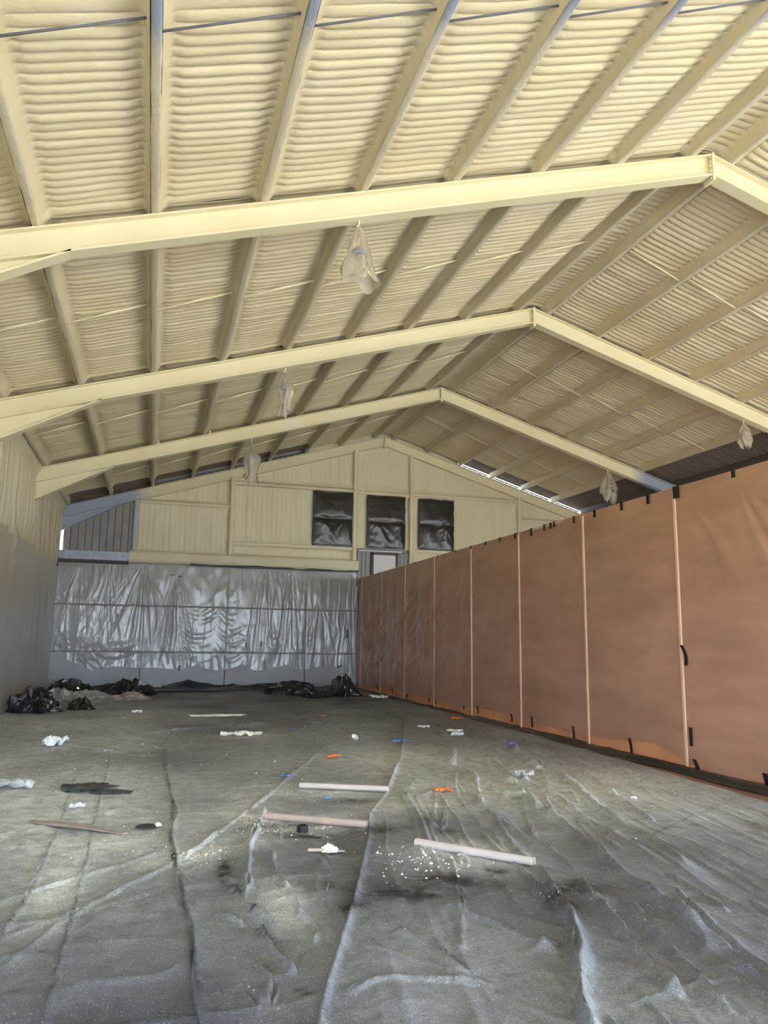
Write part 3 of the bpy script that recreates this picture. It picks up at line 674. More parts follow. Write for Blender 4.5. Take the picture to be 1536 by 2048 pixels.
CREASE = [  # points, height, half width, sharp side
    ([(3.97,7.99),(3.73,6.85),(3.51,5.85),(3.24,4.73),(3.17,4.16),(3.05,3.68),(2.9,3.0)], .034, .05, 1),
    ([(4.9,10.9),(4.35,9.1),(3.97,7.99)], .02, .05, 1),
    ([(1.85,3.1),(1.93,3.38),(2.29,4.01),(2.42,4.27),(2.56,4.62),(2.62,5.0)], .045, .04, 1),
    ([(-.63,4.57),(-.37,5.31),(-.13,5.72),(.16,6.11),(.25,6.28),(.56,6.87),(1.17,8.35),(1.96,10.42),(3.2,13.5)], .011, .030, -1),
    ([(-.9,5.6),(-.4,6.15),(.0,6.5),(.27,6.75)], .005, .022, 1), ([(-.7,5.05),(-.2,5.45),(.24,5.72)], .005, .022, -1),
    ([(1.18,8.1),(1.10,7.6),(.92,6.95),(.83,6.5),(.79,6.08),(.66,5.23)], .022, .035, 1),
    ([(-.45,11.77),(-.4,8.01),(-.36,5.89),(-.36,4.69),(-.34,3.0)], .008, .012, 1), ([(-.77,10.24),(-.69,7.88),(-.66,5.86),(-.71,5.0)], .008, .012, 1),
    ([(.05,12.5),(.10,10),(.16,8.6)], .006, .012, 1), ([(-.18,17),(-.25,14)], .006, .015, 1), ([(.5,16),(.45,13)], .006, .015, 1),
    ([(5.6,16.2),(5.2,13.6),(4.6,11.6),(4.0,10.2)], .03, .06, 1), ([(5.9,12.9),(5.3,10.6),(5.0,9.6)], .03, .05, 1), ([(5.55,12.4),(5.45,10.8)], .02, .04, 1),
    ([(5.3,10.5),(5.0,8.9),(4.5,7.5),(4.2,6.5)], .022, .045, -1), ([(5.6,9.6),(5.0,7.9),(4.6,6.6)], .02, .04, 1),
    ([(4.1,9.7),(3.65,8.5),(3.3,7.6)], .02, .04, 1), ([(4.55,9.4),(4.3,8.4),(4.35,8.0)], .02, .04, -1),
    ([(2.95,5.2),(2.8,4.5),(2.62,3.9),(2.5,3.4)], .025, .035, 1), ([(3.05,4.7),(2.9,4.2),(2.72,3.6),(2.6,3.2)], .022, .03, 1), ([(2.6,5.3),(2.55,4.8),(2.45,4.3)], .018, .03, -1),
    ([(2.85,5.5),(2.7,5.0),(2.55,4.6)], .016, .03, 1), ([(3.4,5.0),(3.1,4.2),(2.9,3.6),(2.85,3.2)], .018, .03, -1),
    ([(1.9,4.9),(2.05,4.45),(2.2,4.05)], .015, .03, 1), ([(1.45,4.55),(1.55,4.2),(1.62,3.85)], .012, .03, 1),
    ([(.62,5.6),(.7,5.1),(.78,4.85)], .02, .02, 1), ([(.70,4.8),(.74,4.4),(.80,4.15)], .022, .02, 1), ([(.5,5.15),(.62,4.9)], .012, .02, 1), ([(.62,4.35),(.68,4.1),(.62,3.85)], .014, .025, 1),
    ([(1.0,6.4),(.95,5.9),(.98,5.5)], .016, .03, 1), ([(.95,5.05),(1.02,4.7),(.95,4.5)], .014, .03, -1),
    ([(1.7,3.75),(1.25,3.95),(.98,3.85)], .010, .03, 1), ([(2.9,3.55),(2.6,3.5),(2.2,3.42)], .004, .02, 1), ([(2.05,4.1),(2.25,4.2)], .012, .02, 1),
    ([(-1.6,11.5),(-1.1,10),(-.7,9),(-.3,8.4)], .012, .04, 1), ([(-2.2,9.5),(-1.4,8.1),(-.8,7.1)], .012, .04, 1), ([(-2.5,15),(-.5,12.5),(1.2,11)], .015, .06, 1), ([(0,14.8),(2.2,15.8),(4.4,17.8)], .02, .08, 1), ([(2.4,16.4),(4.5,14.8),(6.3,16.8)], .02, .08, -1),
]
_r = random.Random(77)
for _ in range(64):
    y0 = 3.2+_r.random()**1.5*9; x0 = _r.uniform(float(cB(y0))+.4, float(cR(y0))-.3); ln = _r.uniform(.6, 2.0)*(.6+y0/9); an = .20+_r.uniform(-.12, .25)
    CREASE.append(([(x0, y0), (x0+ln*.5*math.sin(an)+_r.uniform(-.04, .04), y0+ln*.5*math.cos(an)), (x0+ln*math.sin(an), y0+ln*math.cos(an))], _r.uniform(.005, .012), _r.uniform(.012, .022)*(.7+y0/12), _r.choice((-1, 1))))
for _ in range(16):
    y0 = 3.6+_r.random()*3.6; x0 = _r.uniform(.35, float(cB(y0))-.15); ln = _r.uniform(.25, .7); an = _r.uniform(-.7, .2)
    CREASE.append(([(x0, y0), (x0+ln*.5*math.sin(an)+.03, y0+ln*.5*math.cos(an)), (x0+ln*math.sin(an), y0+ln*math.cos(an))], _r.uniform(.004, .007), _r.uniform(.012, .022), _r.choice((-1, 1))))
def chaikin(p, k=2):
    for _ in range(k):
        q = [p[0]]
        for a, b in zip(p[:-1], p[1:]): q += [(a[0]*.75+b[0]*.25, a[1]*.75+b[1]*.25), (a[0]*.25+b[0]*.75, a[1]*.25+b[1]*.75)]
        p = q+[p[-1]]
    return p
CREASE = [(chaikin(c[0]), *c[1:]) for c in CREASE]
def floor_h(X, Y):
    h = .010*fbm(X*.7, Y*.7, 401, 3)+.0035*fbm(X*5, Y*4, 405, 3)
    right = sstep(0, .35, X-cB(Y))
    # long parallel wrinkles in the right-hand sheet
    dx, dy = .205, .979; a = X*dx+Y*dy; b = X*dy-Y*dx; b = b+.10*fbm(a*.5, b*.6, 411, 2)
    w1 = np.clip(ridged(b*3.3, a*.28, 412), 0, 1)**3; w2 = np.clip(ridged(b*8, a*.5, 413), 0, 1)**2.5
    h = h+right*(.040*w1+.018*w2)*(.4+.6*sstep(-.2, .5, vnoise(X*.5, Y*.4, 414)))
    dx2, dy2 = .55, -.83; a2 = X*dx2+Y*dy2; b2 = X*-dy2+Y*dx2; w3 = np.clip(ridged(b2*4+.3*fbm(X, Y, 6, 2), a2*.5, 415), 0, 1)**3
    h = h+right*.010*w3*sstep(7.5, 5, Y)
    # shallow wrinkles elsewhere
    w4 = np.clip(ridged(X*1.3+.4*fbm(X, Y, 421, 2), Y*2.2, 422), 0, 1)**3
    h = h+(1-right)*.012*w4
    mid = sstep(0, .1, X-cA(Y))*(1-right); w5 = np.clip(ridged(X*5+.8*fbm(X*1.5, Y*1.5, 424, 2), Y*1.1, 423), 0, 1)**3
    h = h+mid*.006*w5*sstep(9, 6.5, Y)
    for pts, amp, w, sd in CREASE:
        x0, x1 = min(p[0] for p in pts)-.5, max(p[0] for p in pts)+.5; y0, y1 = min(p[1] for p in pts)-.5, max(p[1] for p in pts)+.5
        m = (X > x0) & (X < x1) & (Y > y0) & (Y < y1)
        if not m.any(): continue
        d, s, al = pl_dist(X[m], Y[m], pts); d = np.abs(d+.018*fbm(X[m]*3, Y[m]*3, 431, 2)*1.0)
        ww = np.where(s*sd > 0, w*.35, w*1.15); e = np.minimum(1, np.minimum(al, 1-al)*6+.15)
        h[m] += 2.5*amp*e*np.exp(-(d/ww)**1.6)*(.8+.3*vnoise(X[m]*4, Y[m]*4, 433))
    return h
ELL = lambda X, Y, x, y, rx, ry, a=0: np.exp(-((((X-x)*math.cos(a)+(Y-y)*math.sin(a))/rx)**2+((-(X-x)*math.sin(a)+(Y-y)*math.cos(a))/ry)**2))
def dust_light_f(X, Y):  # real overspray, plus floor brightness from daylight painted in as dust
    d = .10+.68*sstep(4.6, 7.2, Y)*sstep(1.0, -.5, X-cA(Y)+.4)+.22*fbm(X*.5, Y*.35, 501, 3)
    for e in ((2.1, 8.8, .9, .55), (1.5, 7.3, .6, .45), (.45, 6.5, .5, .25, .6), (2.4, 6.0, .5, .5), (1.0, 7.9, .35, .5), (2.5, 7.8, .5, .5), (-.2, 7.0, .4, .25), (3.5, 11, 1.5, 1.5), (.9, 5.2, .15, .5), (4.6, 8.0, 1.4, 1.5), (-.5, 5.9, .2, .7), (1.6, 14.05, .45, .3)): d = d+.75*ELL(X, Y, *e)  # white dust patches; the broad right-hand one paints the sky sheen
    d = d+.38*sstep(5.5, 9, Y)*(.8+.5*fbm(X*.9, Y*.6, 503, 3))  # daylight falloff painted in: mid floor paler than the near floor
    return np.clip(d, 0, 1.3)
def grime_f(X, Y):
    g = .35*np.clip(fbm(X*.8, Y*.5, 511, 3)-.3, 0, 1)+.40*sstep(12, 24, Y)*np.clip(.1+fbm(X*.7, Y*1.3, 512, 3), 0, 1)
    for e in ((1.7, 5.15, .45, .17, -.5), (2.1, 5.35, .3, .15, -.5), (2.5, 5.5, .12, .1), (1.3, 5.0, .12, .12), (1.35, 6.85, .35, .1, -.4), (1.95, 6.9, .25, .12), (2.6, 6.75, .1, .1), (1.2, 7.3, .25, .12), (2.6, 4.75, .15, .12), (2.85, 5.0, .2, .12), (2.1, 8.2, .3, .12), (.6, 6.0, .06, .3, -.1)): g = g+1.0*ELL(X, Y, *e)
    # boot prints
    for fx, fy in ((.62, 5.62), (.63, 5.55), (.64, 5.48), (.70, 5.1), (.70, 4.78), (.71, 4.70), (.73, 4.64), (.75, 4.58), (.78, 3.98), (.80, 3.92), (.58, 5.85)): g = g+1.4*ELL(X, Y, fx, fy, .035, .022)
    d, s, al = pl_dist(X, Y, [(.30,3.5),(.31,4.52),(.30,5.32),(.27,6.21),(.25,6.94),(.31,8.54),(.26,11.18)])
    g = g+1.3*np.exp(-(d/.018)**2)*(.6+.4*vnoise(Y*4, Y*0, 513))
    for ln in ([(-.45,11.77),(-.4,8.01),(-.36,5.89),(-.36,4.69),(-.34,3.0)], [(-.77,10.24),(-.69,7.88),(-.66,5.86),(-.71,5.0)], [(4.3,6.2),(6.2,7.4)], [(2.72,5.9),(3.1,5.0),(3.25,4.6)]):
        d, s, al = pl_dist(X, Y, ln); g = g+.7*np.exp(-(d/.010)**2)
    return np.clip(g, 0, 1)
ys = [1.2]
while ys[-1] < FY[3]-.05: ys.append(ys[-1]*(1+.0048))
ys = np.array(ys)
def sheet(n, left, right, label, lift=0, lip=0, seed=0):
    u = np.linspace(0, 1, n); U, Yg = np.meshgrid(u, ys); l, r = left(Yg), right(Yg); X = l+(r-l)*U
    Z = .020+floor_h(X, Yg)+lift
    if lip:
        d = X-l; Z = Z+lip*np.exp(-(d/.032)**2)*(.8+.5*vnoise(Yg*1.3, Yg*0, seed))
        Z[:, 0] -= lip*.9
    Z = np.maximum(Z, .004)
    o = grid('floor_sheet', X, Yg, Z, M['floor'], None, attrs={'dust': dust_light_f(X, Yg), 'grime': grime_f(X, Yg)})
    return tag(o, label, 'floor sheet', 'grey floor sheets')
sheet(190, lambda y: np.full_like(y, XL+.06), lambda y: cA(y)+.02, 'dusty grey plastic floor sheet on the left, beside the left wall')
sheet(190, cA, lambda y: cB(y)+.10, 'grey plastic floor sheet in the middle, under two pinkish tubes', lift=.004, lip=.022, seed=3)
sheet(360, cB, cR, 'heavily wrinkled blue-grey plastic floor sheet on the right, beside the partition', lift=.010, lip=.045, seed=9)

def gz(x, y):
    a = np.array([[float(x)]]); b = np.array([[float(y)]]); return float(.03+floor_h(a, b)[0, 0])

# ================================================================== THINGS ON THE FLOOR
def crumple(name, loc, size, seed, m, label, cat, group=None, rough=.45, n=40, smooth=False):
    """a crumpled heap: dome with ridged folds, sitting on the floor"""
    th = np.linspace(0, math.tau, n*2, endpoint=False); ph = np.linspace(0.02, 1, n); T, P_ = np.meshgrid(th, ph)
    cx_, sx_ = np.cos(T), np.sin(T)
    base = np.sin(P_*math.pi/2); zz = np.cos(P_*math.pi/2)
    r = 1+rough*(ridged(cx_*1.6+seed, sx_*1.6+P_*1.5, seed)*.45+.5*fbm(cx_*2.2+P_*2, sx_*2.2-P_*2, seed+2, 3))
    X = size[0]*base*cx_*r; Y = size[1]*base*sx_*r
    Z = size[2]*np.clip(zz*(1+rough*1.1*ridged(cx_*base*2.2+seed, sx_*base*2.2, seed+4)+.3*rough*fbm(cx_*base*5, sx_*base*5, seed+6, 2)), 0, 3)
    o = grid(name, X, Y, Z, m, None, smooth=smooth, close_u=True, flip=True); o.location = loc
    return tag(o, label, cat, group)
def scrap(name, loc, size, seed, m, label, cat, group=None, n=22, rot=0, lift=.5):
    """a crumpled flat piece of sheet with an irregular outline"""
    a = np.linspace(-1, 1, n); U, V = np.meshgrid(a, a)
    k = 1/np.maximum(1e-6, np.sqrt(U*U+V*V))*np.maximum(np.abs(U), np.abs(V)); k = np.where((U == 0) & (V == 0), 1, k)
    ang = np.arctan2(V, U); rad = 1+.32*vnoise(np.cos(ang)*1.9+seed, np.sin(ang)*1.9, seed)
    X = size[0]*U*k*rad; Y = size[1]*V*k*rad
    Z = size[2]*(lift+.55*ridged(U*1.9+seed, V*1.9, seed+1)+.35*fbm(U*3, V*3, seed+2, 2)); Z = np.maximum(Z, .002)
    o = grid(name, X, Y, Z, m, None, smooth=False); o.location = loc; o.rotation_euler = (0, 0, rot)
    sd = o.modifiers.new('thickness', 'SOLIDIFY'); sd.thickness = .003; sd.offset = 1
    return tag(o, label, cat, group)
def glove(loc, rot, seed, m, label, s=1.0, group=None):
    """limp rubber glove: palm, cuff, four fingers and a thumb as one crumpled mesh"""
    rnd = random.Random(seed); caps = [((-.07, 0), (.02, 0), .042), ((-.12, .0), (-.07, 0), .038)]
    for i, (oy, ln) in enumerate(((.036, .075), (.012, .09), (-.012, .085), (-.036, .065))):
        a = (rnd.random()-.5)*.9; b = a+(rnd.random()-.5)*1.2
        p = (.045+.5*ln*math.cos(a), oy+.5*ln*math.sin(a)); caps += [((.03, oy), p, .012), (p, (p[0]+.5*ln*math.cos(b), p[1]+.5*ln*math.sin(b)), .011)]
    caps.append(((-.03, .035), (.02, .085), .013))
    a = np.arange(-.18, .18, .006); X, Y = np.meshgrid(a, a); d = np.full(X.shape, -1.0)
    for (ax, ay), (bx, by), r in caps:
        dx, dy = bx-ax, by-ay; t = np.clip(((X-ax)*dx+(Y-ay)*dy)/(dx*dx+dy*dy+1e-9), 0, 1)
        d = np.maximum(d, r-np.hypot(X-ax-t*dx, Y-ay-t*dy))
    Z = np.sqrt(np.clip(d, 0, .02)/.02)*.020*(1+.8*ridged(X*22, Y*22, seed))+.01*np.clip(fbm(X*14, Y*14, seed+1, 2), 0, 1)*(d > 0)+.002
    idx = -np.ones(X.shape, int); keep = d > 0; idx[keep] = np.arange(keep.sum())
    V = np.stack([X[keep], Y[keep], Z[keep]], -1)*s; Fc = []
    for i in range(X.shape[0]-1):
        for j in range(X.shape[1]-1):
            q = (idx[i, j], idx[i, j+1], idx[i+1, j+1], idx[i+1, j])
            if min(q) >= 0: Fc.append(tuple(int(k) for k in q))
    o = mesh('rubber_glove', V, Fc, m, None, True); o.location = loc; o.rotation_euler = (0, 0, rot)
    return tag(o, label, 'glove', group)
def on(x, y, dz=0): return (x, y, gz(x, y)+dz)

# cardboard tubes (hollow)
def tube(a, b, r, m, label):
    root = tag(empty('cardboard_tube', on((a[0]+b[0])/2, (a[1]+b[1])/2, r+.005)), label, 'tube', 'long cardboard tubes on the floor')
    L_ = math.hypot(b[0]-a[0], b[1]-a[1])/2; n = 20; V = []; Fc = []
    for rr in (r, r*.86):
        for xx in (-L_, L_):
            for i in range(n): V.append((xx, rr*math.cos(i*math.tau/n), rr*math.sin(i*math.tau/n)))
    for i in range(n):
        j = (i+1) % n
        Fc += [(i, j, n+j, n+i), (2*n+j, 2*n+i, 3*n+i, 3*n+j), (j, i, 2*n+i, 2*n+j), (n+i, n+j, 3*n+j, 3*n+i)]
    o = mesh('tube_wall', V, Fc, m, root, False)
    k = MB().tube((-L_*.02, 0, 0), (L_*.05, 0, 0), r*1.012, 20, cap=False); k.build('wrap_seam', m, root)
    z1, z2 = gz(*a), gz(*b)
    root.rotation_euler = (0, -math.atan2(z2-z1, 2*L_), math.atan2(b[1]-a[1], b[0]-a[0]))
tube((1.70, 9.03), (2.61, 8.59), .030, M['tube_pale'], 'pale cardboard tube lying on white dust, farthest of the three tubes')
tube((1.12, 7.58), (1.93, 7.00), .031, M['tube_pink'], 'pinkish cardboard tube lying behind the black tape roll')
tube((2.15, 6.30), (2.83, 5.56), .031, M['tube_pale'], 'pale cardboard tube nearest the camera, on the right')
# flattened cardboard strip
xs_ = np.linspace(-.52, .52, 30); w = np.linspace(-1, 1, 6); Xg, Wg = np.meshgrid(xs_, w)
wid = .010+.042*np.exp(-((xs_+.18)/.30)**2)+.012
o = grid('cardboard_strip', Xg, Wg*wid[None, :]+.03*(Xg/.5)**2, .012+.02*np.abs(Wg)*0+.018*np.exp(-((Xg+.2)/.3)**2)*(1-Wg**2)+.01*np.cos(Xg*5), M['card'], None)
o.location = on(-.54, 7.57); o.rotation_euler = (0, 0, math.atan2(7.25-7.9, -.13+.95)); sd = o.modifiers.new('t', 'SOLIDIFY'); sd.thickness = .008
tag(o, 'long tapering strip of brown cardboard lying on the left floor sheet', 'cardboard')
# black oval scrap and its white foam fleck
r_ = tag(empty('rubber_sole', on(.05, 7.42)), 'flat black oval rubber sole left of the dark floor seam', 'sole')
th = np.linspace(0, math.tau, 24, endpoint=False); rr = np.linspace(0, 1, 6); T, R_ = np.meshgrid(th, rr)
grid('sole_pad', .085*R_*np.cos(T)*(1+.1*np.cos(2*T)), .042*R_*np.sin(T)*(1+.25*np.cos(T)), .006+.030*np.sqrt(np.clip(1-R_**3, 0, 1)), M['black'], r_, close_u=True, flip=True)
o = crumple('foam_fleck', (.10, .02, .012), (.03, .022, .02), 5, M['palefoam'], None, None, n=10); o.parent = r_
# black tape roll
r_ = tag(empty('tape_roll', on(1.35, 6.99)), 'short black roll of tape standing in front of the pinkish tube', 'tape roll')
V = []; Fc = []; n = 24
for rr, zz in ((.05, 0), (.05, .052), (.034, .052), (.034, 0)):
    for i in range(n): V.append((rr*math.cos(i*math.tau/n), rr*math.sin(i*math.tau/n), zz))
for q in range(4):
    for i in range(n): Fc.append((q*n+i, q*n+(i+1) % n, ((q+1) % 4)*n+(i+1) % n, ((q+1) % 4)*n+i))
mesh('tape_ring', V, Fc, M['black'], r_)
V = [(.0345*math.cos(i*math.tau/n), .0345*math.sin(i*math.tau/n), z) for z in (0.001, .051) for i in range(n)]
mesh('core', V, [(i, (i+1) % n, n+(i+1) % n, n+i) for i in range(n)], M['card'], r_)
# foam-crusted brush
r_ = tag(empty('hand_brush', on(1.40, 6.27)), 'small wooden-handled brush crusted with white foam', 'brush'); r_.rotation_euler = (0, 0, -.25)
MB().box(-.14, -.01, -.016, .016, .004, .026).build('handle', M['tube_pink'], r_, bevel=.006)
o = crumple('bristle_crust', (.03, .0, .0), (.055, .032, .035), 14, M['palefoam'], None, None, n=14, rough=.7); o.parent = r_
MB().hexa([(.05,-.02,.004),(.15,-.012,.004),(.15,.004,.004),(.05,.02,.004),(.05,-.02,.016),(.15,-.010,.010),(.15,.002,.010),(.05,.02,.016)]).build('scraper_blade', M['greyscrap'], r_)
# paper cup lying on its side
r_ = tag(empty('paper_cup', on(3.36, 13.05, .05)), 'white paper cup lying on its side in the middle of the floor', 'cup'); r_.rotation_euler = (0, .3, 1.1)
c = MB(); c.tube((-.07, 0, 0), (.06, 0, .0), .036, 20, cap=False, r1=.050); c.tube((.06, 0, 0), (.066, 0, 0), .053, 20, cap=False); c.build('cup_wall', M['white'], r_, smooth=True)
MB().tube((-.064, 0, 0), (-.058, 0, 0), .035, 20).build('cup_base', M['white'], r_)
MB().tube((.066, 0, 0), (.074, 0, 0), .052, 20).build('lid', M['palefoam'], r_)
# white crumpled things
scrap('plastic_wrapper', on(-1.32, 13.18), (.17, .12, .10), 3, M['white'], 'crumpled bluish-white plastic wrapper, largest white litter on the left', 'wrapper', lift=.6)
scrap('paper_scrap', on(-.60, 8.46), (.07, .045, .03), 7, M['white'], 'small white paper scrap above the cardboard strip', 'scrap')
scrap('paper_scrap', on(5.36, 13.39), (.13, .07, .05), 9, M['white'], 'white paper scrap near the partition, nearer of a pair', 'scrap')
scrap('paper_scrap', on(5.50, 13.95), (.15, .06, .03), 12, M['palefoam'], 'cream paper scrap near the partition, farther of a pair', 'scrap')
scrap('paper_scrap', on(5.13, 14.64), (.12, .06, .03), 15, M['white'], 'flat white scrap left of the orange glove by the partition', 'scrap')
scrap('paper_scrap', on(6.43, 22.26), (.25, .12, .07), 18, M['white'], 'white scrap at the far corner beside the black heap', 'scrap')
scrap('paper_scrap', on(5.05, 7.60), (.04, .03, .02), 21, M['palefoam'], 'tiny cream scrap alone on the right-hand sheet', 'scrap')
scrap('foam_offcut', on(1.57, 14.06), (.32, .10, .06), 24, M['palefoam'], 'cream curl of sprayed foam lying on the middle floor', 'foam')
scrap('foam_offcut', on(1.5, 17.6), (.55, .10, .03), 27, M['palefoam'], 'long thin cream foam streak on the far floor', 'foam')
scrap('foam_offcut', on(-.2, 18.6), (.12, .08, .05), 29, M['white'], 'small white foam offcut on the far left floor', 'foam')
scrap('work_glove', on(4.41, 8.93), (.15, .05, .05), 31, M['greyscrap'], 'grey worn work glove on the wrinkled right-hand sheet', 'glove')
scrap('black_scrap', on(-.57, 9.41), (.26, .20, .03), 33, M['dkscrap'], 'torn piece of dark plastic lying flat on the left sheet', 'scrap')
scrap('black_scrap', on(-.30, 9.18), (.20, .10, .012), 35, M['dkscrap'], 'thin dark plastic strip beside the torn dark piece', 'scrap')
scrap('clear_scrap', on(-1.45, 9.6), (.26, .2, .08), 37, M['film_scrap'], 'clear plastic wrap crumpled at the left picture edge', 'wrapper')
# gloves
glove(on(2.57, 11.13, .01), .6, 1, M['orange'], 'orange rubber glove lying left of the middle of the floor', 1.0, 'orange gloves')
glove(on(3.24, 8.46, .01), -.4, 2, M['orange'], 'orange rubber glove, nearest to the camera', .95, 'orange gloves')
glove(on(6.41, 16.07, .01), .2, 3, M['orange'], 'orange rubber glove at the foot of the partition', 1.1, 'orange gloves')
glove(on(3.66, 16.92, .01), 1.2, 4, M['orange'], 'orange rubber glove farthest from the camera, deep in the middle', .9, 'orange gloves')
glove(on(4.05, 12.60, .01), .1, 5, M['blue'], 'blue rubber glove right of the paper cup', 1.15, 'blue gloves')
glove(on(5.47, 11.44, .01), 1.0, 6, M['blue'], 'blue rubber glove on the right near the partition', .95, 'blue gloves')
glove(on(1.65, 9.73, .01), 2.0, 7, M['blue'], 'blue rubber glove behind the farthest tube', .7, 'blue gloves')
glove(on(1.87, 8.32, .01), .3, 8, M['blue'], 'small blue rubber scrap of a glove between the two left tubes', .42, 'blue gloves')
glove(on(2.6, 14.6, .01), .9, 9, M['blue'], 'blue rubber glove farthest back, left of the cup', .8, 'blue gloves')
# foam crumbs
rnd = random.Random(5); mb = MB()
def crumbs(cx_, cy_, sx_, sy_, n, smax):
    for _ in range(n):
        x, y = rnd.gauss(cx_, sx_), rnd.gauss(cy_, sy_); s = smax*(.25+.75*rnd.random()**2); z = gz(x, y)-.002
        k = len(mb.v); a = rnd.random()*6.28
        for i in range(4):
            rr = s*(.7+.6*rnd.random()); mb.v.append((x+rr*math.cos(a+i*1.571), y+rr*math.sin(a+i*1.571), z-.002))
        mb.v.append((x+rnd.uniform(-s, s)*.4, y+rnd.uniform(-s, s)*.4, z+s*.9))
        mb.f += [(k+i, k+(i+1) % 4, k+4) for i in range(4)]+[(k+3, k+2, k+1, k)]
for a in ((2.2, 5.85, .18, .22, 90, .020), (2.05, 6.1, .2, .2, 60, .012), (1.9, 5.7, .2, .2, 40, .012), (1.35, 7.2, .35, .2, 120, .010), (.42, 6.45, .15, .15, 60, .010), (2.2, 8.8, .6, .4, 90, .008), (.95, 7.4, .1, .3, 50, .010), (3.2, 5.2, .3, .6, 160, .006), (2.2, 4.2, .9, .5, 180, .005), (4.5, 8, 1.2, 2.2, 110, .010), (-.2, 7.4, .5, .6, 50, .008), (2.5, 12.5, 2.5, 2.5, 120, .014), (-.8, 13, 1.2, 3, 60, .014), (2.7, 4.9, .25, .3, 80, .007)): crumbs(*a)
o = mb.build('foam_crumbs', M['palefoam']); tag(o, 'cream foam crumbs scattered over the floor sheets', 'foam crumbs', kind='stuff')

# heaps along the walls
crumple('black_bag', on(-2.42, 19.1), (.50, .40, .36), 41, M['black'], 'crumpled black plastic bag against the left wall', 'bag', rough=.6)
crumple('grey_bag', on(-2.05, 20.3), (.38, .40, .36), 44, M['greyplastic'], 'bulging grey translucent bag beside the black bag on the left', 'bag', rough=.35)
crumple('black_sheet', on(-1.45, 19.7), (.24, .22, .16), 46, M['black'], 'small black plastic fold at the foot of the grey bag', 'plastic heap', rough=.6)
crumple('dark_tarp', on(-2.15, 24.3), (.55, .40, .30), 47, M['black'], 'dark tarp heap in the far left corner', 'plastic heap', rough=.5)
crumple('dark_tarp', on(-.55, 24.3), (.60, .42, .30), 49, M['black'], 'dark tarp heap along the end wall, second from the left corner', 'plastic heap', rough=.5)
crumple('grey_tarp', on(-1.55, 23.1), (.50, .42, .16), 52, M['greyscrap'], 'flattened grey tarp in front of the dark heaps on the left', 'plastic heap', rough=.45)
crumple('brown_cloth', on(-.45, 22.6), (.45, .35, .15), 54, M['card'], 'brownish cloth lying in front of the dark tarps', 'cloth', rough=.45)
crumple('dark_tarp', on(4.25, 24.3), (.75, .40, .26), 61, M['black'], 'dark tarp heap left of the shiny black bag near the end wall', 'plastic heap', rough=.5)
crumple('black_bag', on(5.60, 23.2), (.40, .36, .36), 63, M['black'], 'shiny black plastic bag heap near the far right corner', 'bag', rough=.65)
crumple('black_sheet', on(4.72, 22.9), (.34, .26, .12), 66, M['black'], 'flat black plastic left of the shiny black bag', 'plastic heap', rough=.6)
scrap('paper_scrap', on(.25, 24.2, .2), (.16, .1, .05), 71, M['palefoam'], 'cream scrap on the dark tarps at the end wall', 'scrap')
# dark band of loose plastic along the end wall
x = np.linspace(XL+.1, 6.7, 260); v = np.linspace(0, 1, 26); Xg, V = np.meshgrid(x, v)
o = grid('black_plastic_strip', Xg, YB-.36-V*(1.0+.4*vnoise(Xg*.7, V*0, 81)), .05+.20*(1-V)**1.5*(.7+.6*vnoise(Xg*.9, V*2, 82))+.05*ridged(Xg*1.3, V*3, 83)*(1-V)+.02, M['black'], None, smooth=False)
tag(o, 'loose black plastic lying along the foot of the end wall', 'plastic strip')

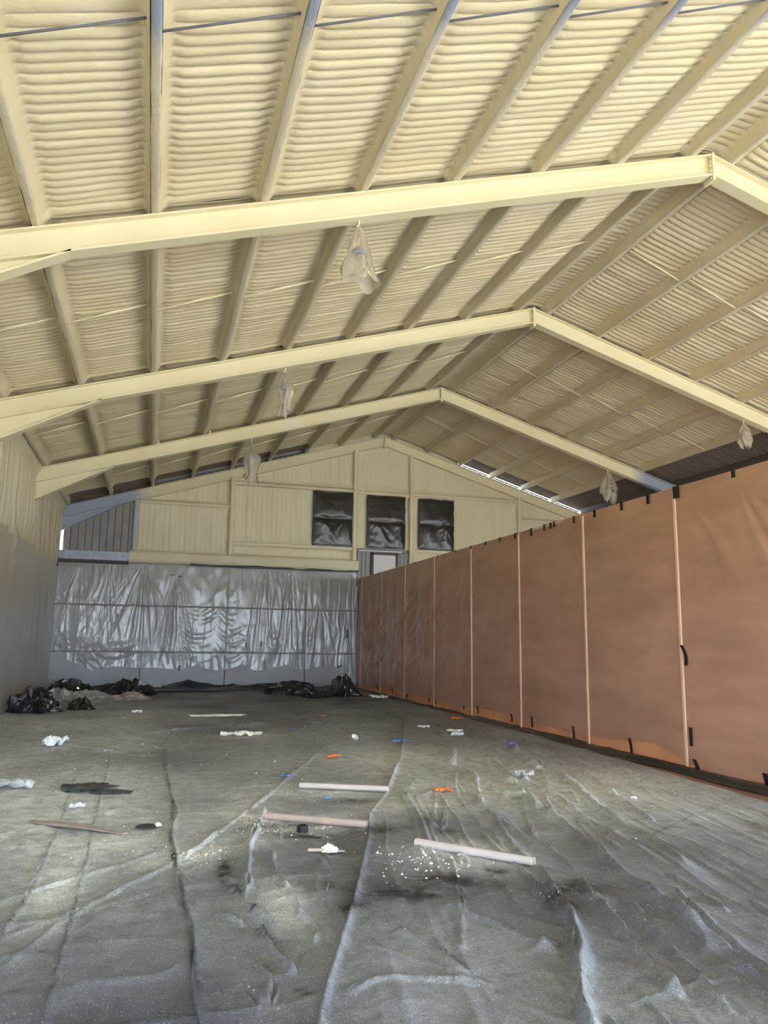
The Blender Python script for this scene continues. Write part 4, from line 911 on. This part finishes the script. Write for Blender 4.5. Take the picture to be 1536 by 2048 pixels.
# ================================================================== BAGGED LAMPS UNDER THE FRAMES
def bagged_lamp(x, y, ztop, zbot, w, seed, label, lampz, flare=False, lampr=.12, skirt=False):
    r = tag(empty('bagged_lamp', (x, y, ztop)), label, 'lamp', 'lamps wrapped in plastic bags')
    H = ztop-zbot
    h = MB().tube((0, 0, .02), (0, 0, -.07), .012, 8); h.tube((0, 0, -.07), (-.03, 0, -.10), .012, 8); h.build('hook', M['foam_frame'], r)
    MB().tube((-.01, 0, -.06), (-.01, 0, -(ztop-lampz)+.06), .010, 8).build('cord', M['rod'], r)
    lz = -(ztop-lampz)
    n = 20; V = []; Fc = []
    for rr, zz in ((.03, .09), (.05, .07), (lampr*.8, .03), (lampr, -.02), (lampr, -.05), (lampr*.9, -.05), (0.001, -.03)):
        for i in range(n): V.append((rr*math.cos(i*math.tau/n), rr*math.sin(i*math.tau/n), lz+zz))
    for q in range(6):
        for i in range(n): Fc.append((q*n+i, q*n+(i+1) % n, (q+1)*n+(i+1) % n, (q+1)*n+i))
    la = mesh('lamp_head', V, Fc, M['lamp'], r)
    th = np.linspace(0, math.tau, 36, endpoint=False); s = np.linspace(0, 1, 30); T, S = np.meshgrid(th, s)
    if flare: rad = w*(.10+.90*S**.85)
    elif skirt: rad = w*np.interp(S, [0, .12, .26, .36, .46, .62, .85, 1], [.12, .22, .55, .98, 1, .72, .66, .85])
    else: rad = w*np.interp(S, [0, .10, .30, .55, .78, .93, 1], [.12, .26, .62, .88, 1, .78, .42])
    rad = np.maximum(rad*(1+.16*np.sin(T*5+seed+2*S)+.22*fbm(np.cos(T)*1.6+seed, np.sin(T)*1.6+S*3, seed, 3)), .012)
    Z = -.10-(H-.10)*S*(1+.16*sstep(.7, 1, S)*vnoise(np.cos(T)*2+seed, np.sin(T)*2, seed+4))
    grid('plastic_bag', rad*np.cos(T)+.12*S*(w if not flare else .15), rad*np.sin(T)*.6, Z, M['film_bag'], r, smooth=True, close_u=True)
    return r
bagged_lamp(2.28, FY[0]+.10, 7.09, 6.26, .24, 1, 'lamp in a flared plastic bag hanging from the nearest frame', 6.62, flare=True, lampr=.13)
bagged_lamp(2.28, FY[1]+.10, 7.10, 6.13, .16, 2, 'lamp in a narrow clear bag hanging from the second frame, left slope', 6.66, lampr=.13, skirt=True)
bagged_lamp(2.32, FY[2]+.10, 7.10, 5.88, .22, 3, 'lamp in a long drooping bag hanging from the third frame, left slope', 6.55, lampr=.13, skirt=True)
bagged_lamp(13.40, FY[2]+.10, 7.08, 6.10, .28, 4, 'lamp in a clear bag under the third frame, above the partition', 6.55, lampr=.14)
bagged_lamp(13.42, FY[1]+.10, 7.08, 6.39, .20, 5, 'lamp in a small clear bag under the second frame at the right edge', 6.72, lampr=.12)
for xh in (-.15, 1.16):
    f = [o for o in bpy.data.objects if o.name.startswith('roof_frame')][2]
    zz = float(roof_z(xh)); h = MB().tube((xh-XR, .02, zz-.005), (xh-XR+.02, .02, zz+.11), .012, 6); h.tube((xh-XR+.02, .02, zz+.11), (xh-XR+.07, .02, zz-.005), .012, 6); h.build('wire_hook', M['foam_frame'], f)
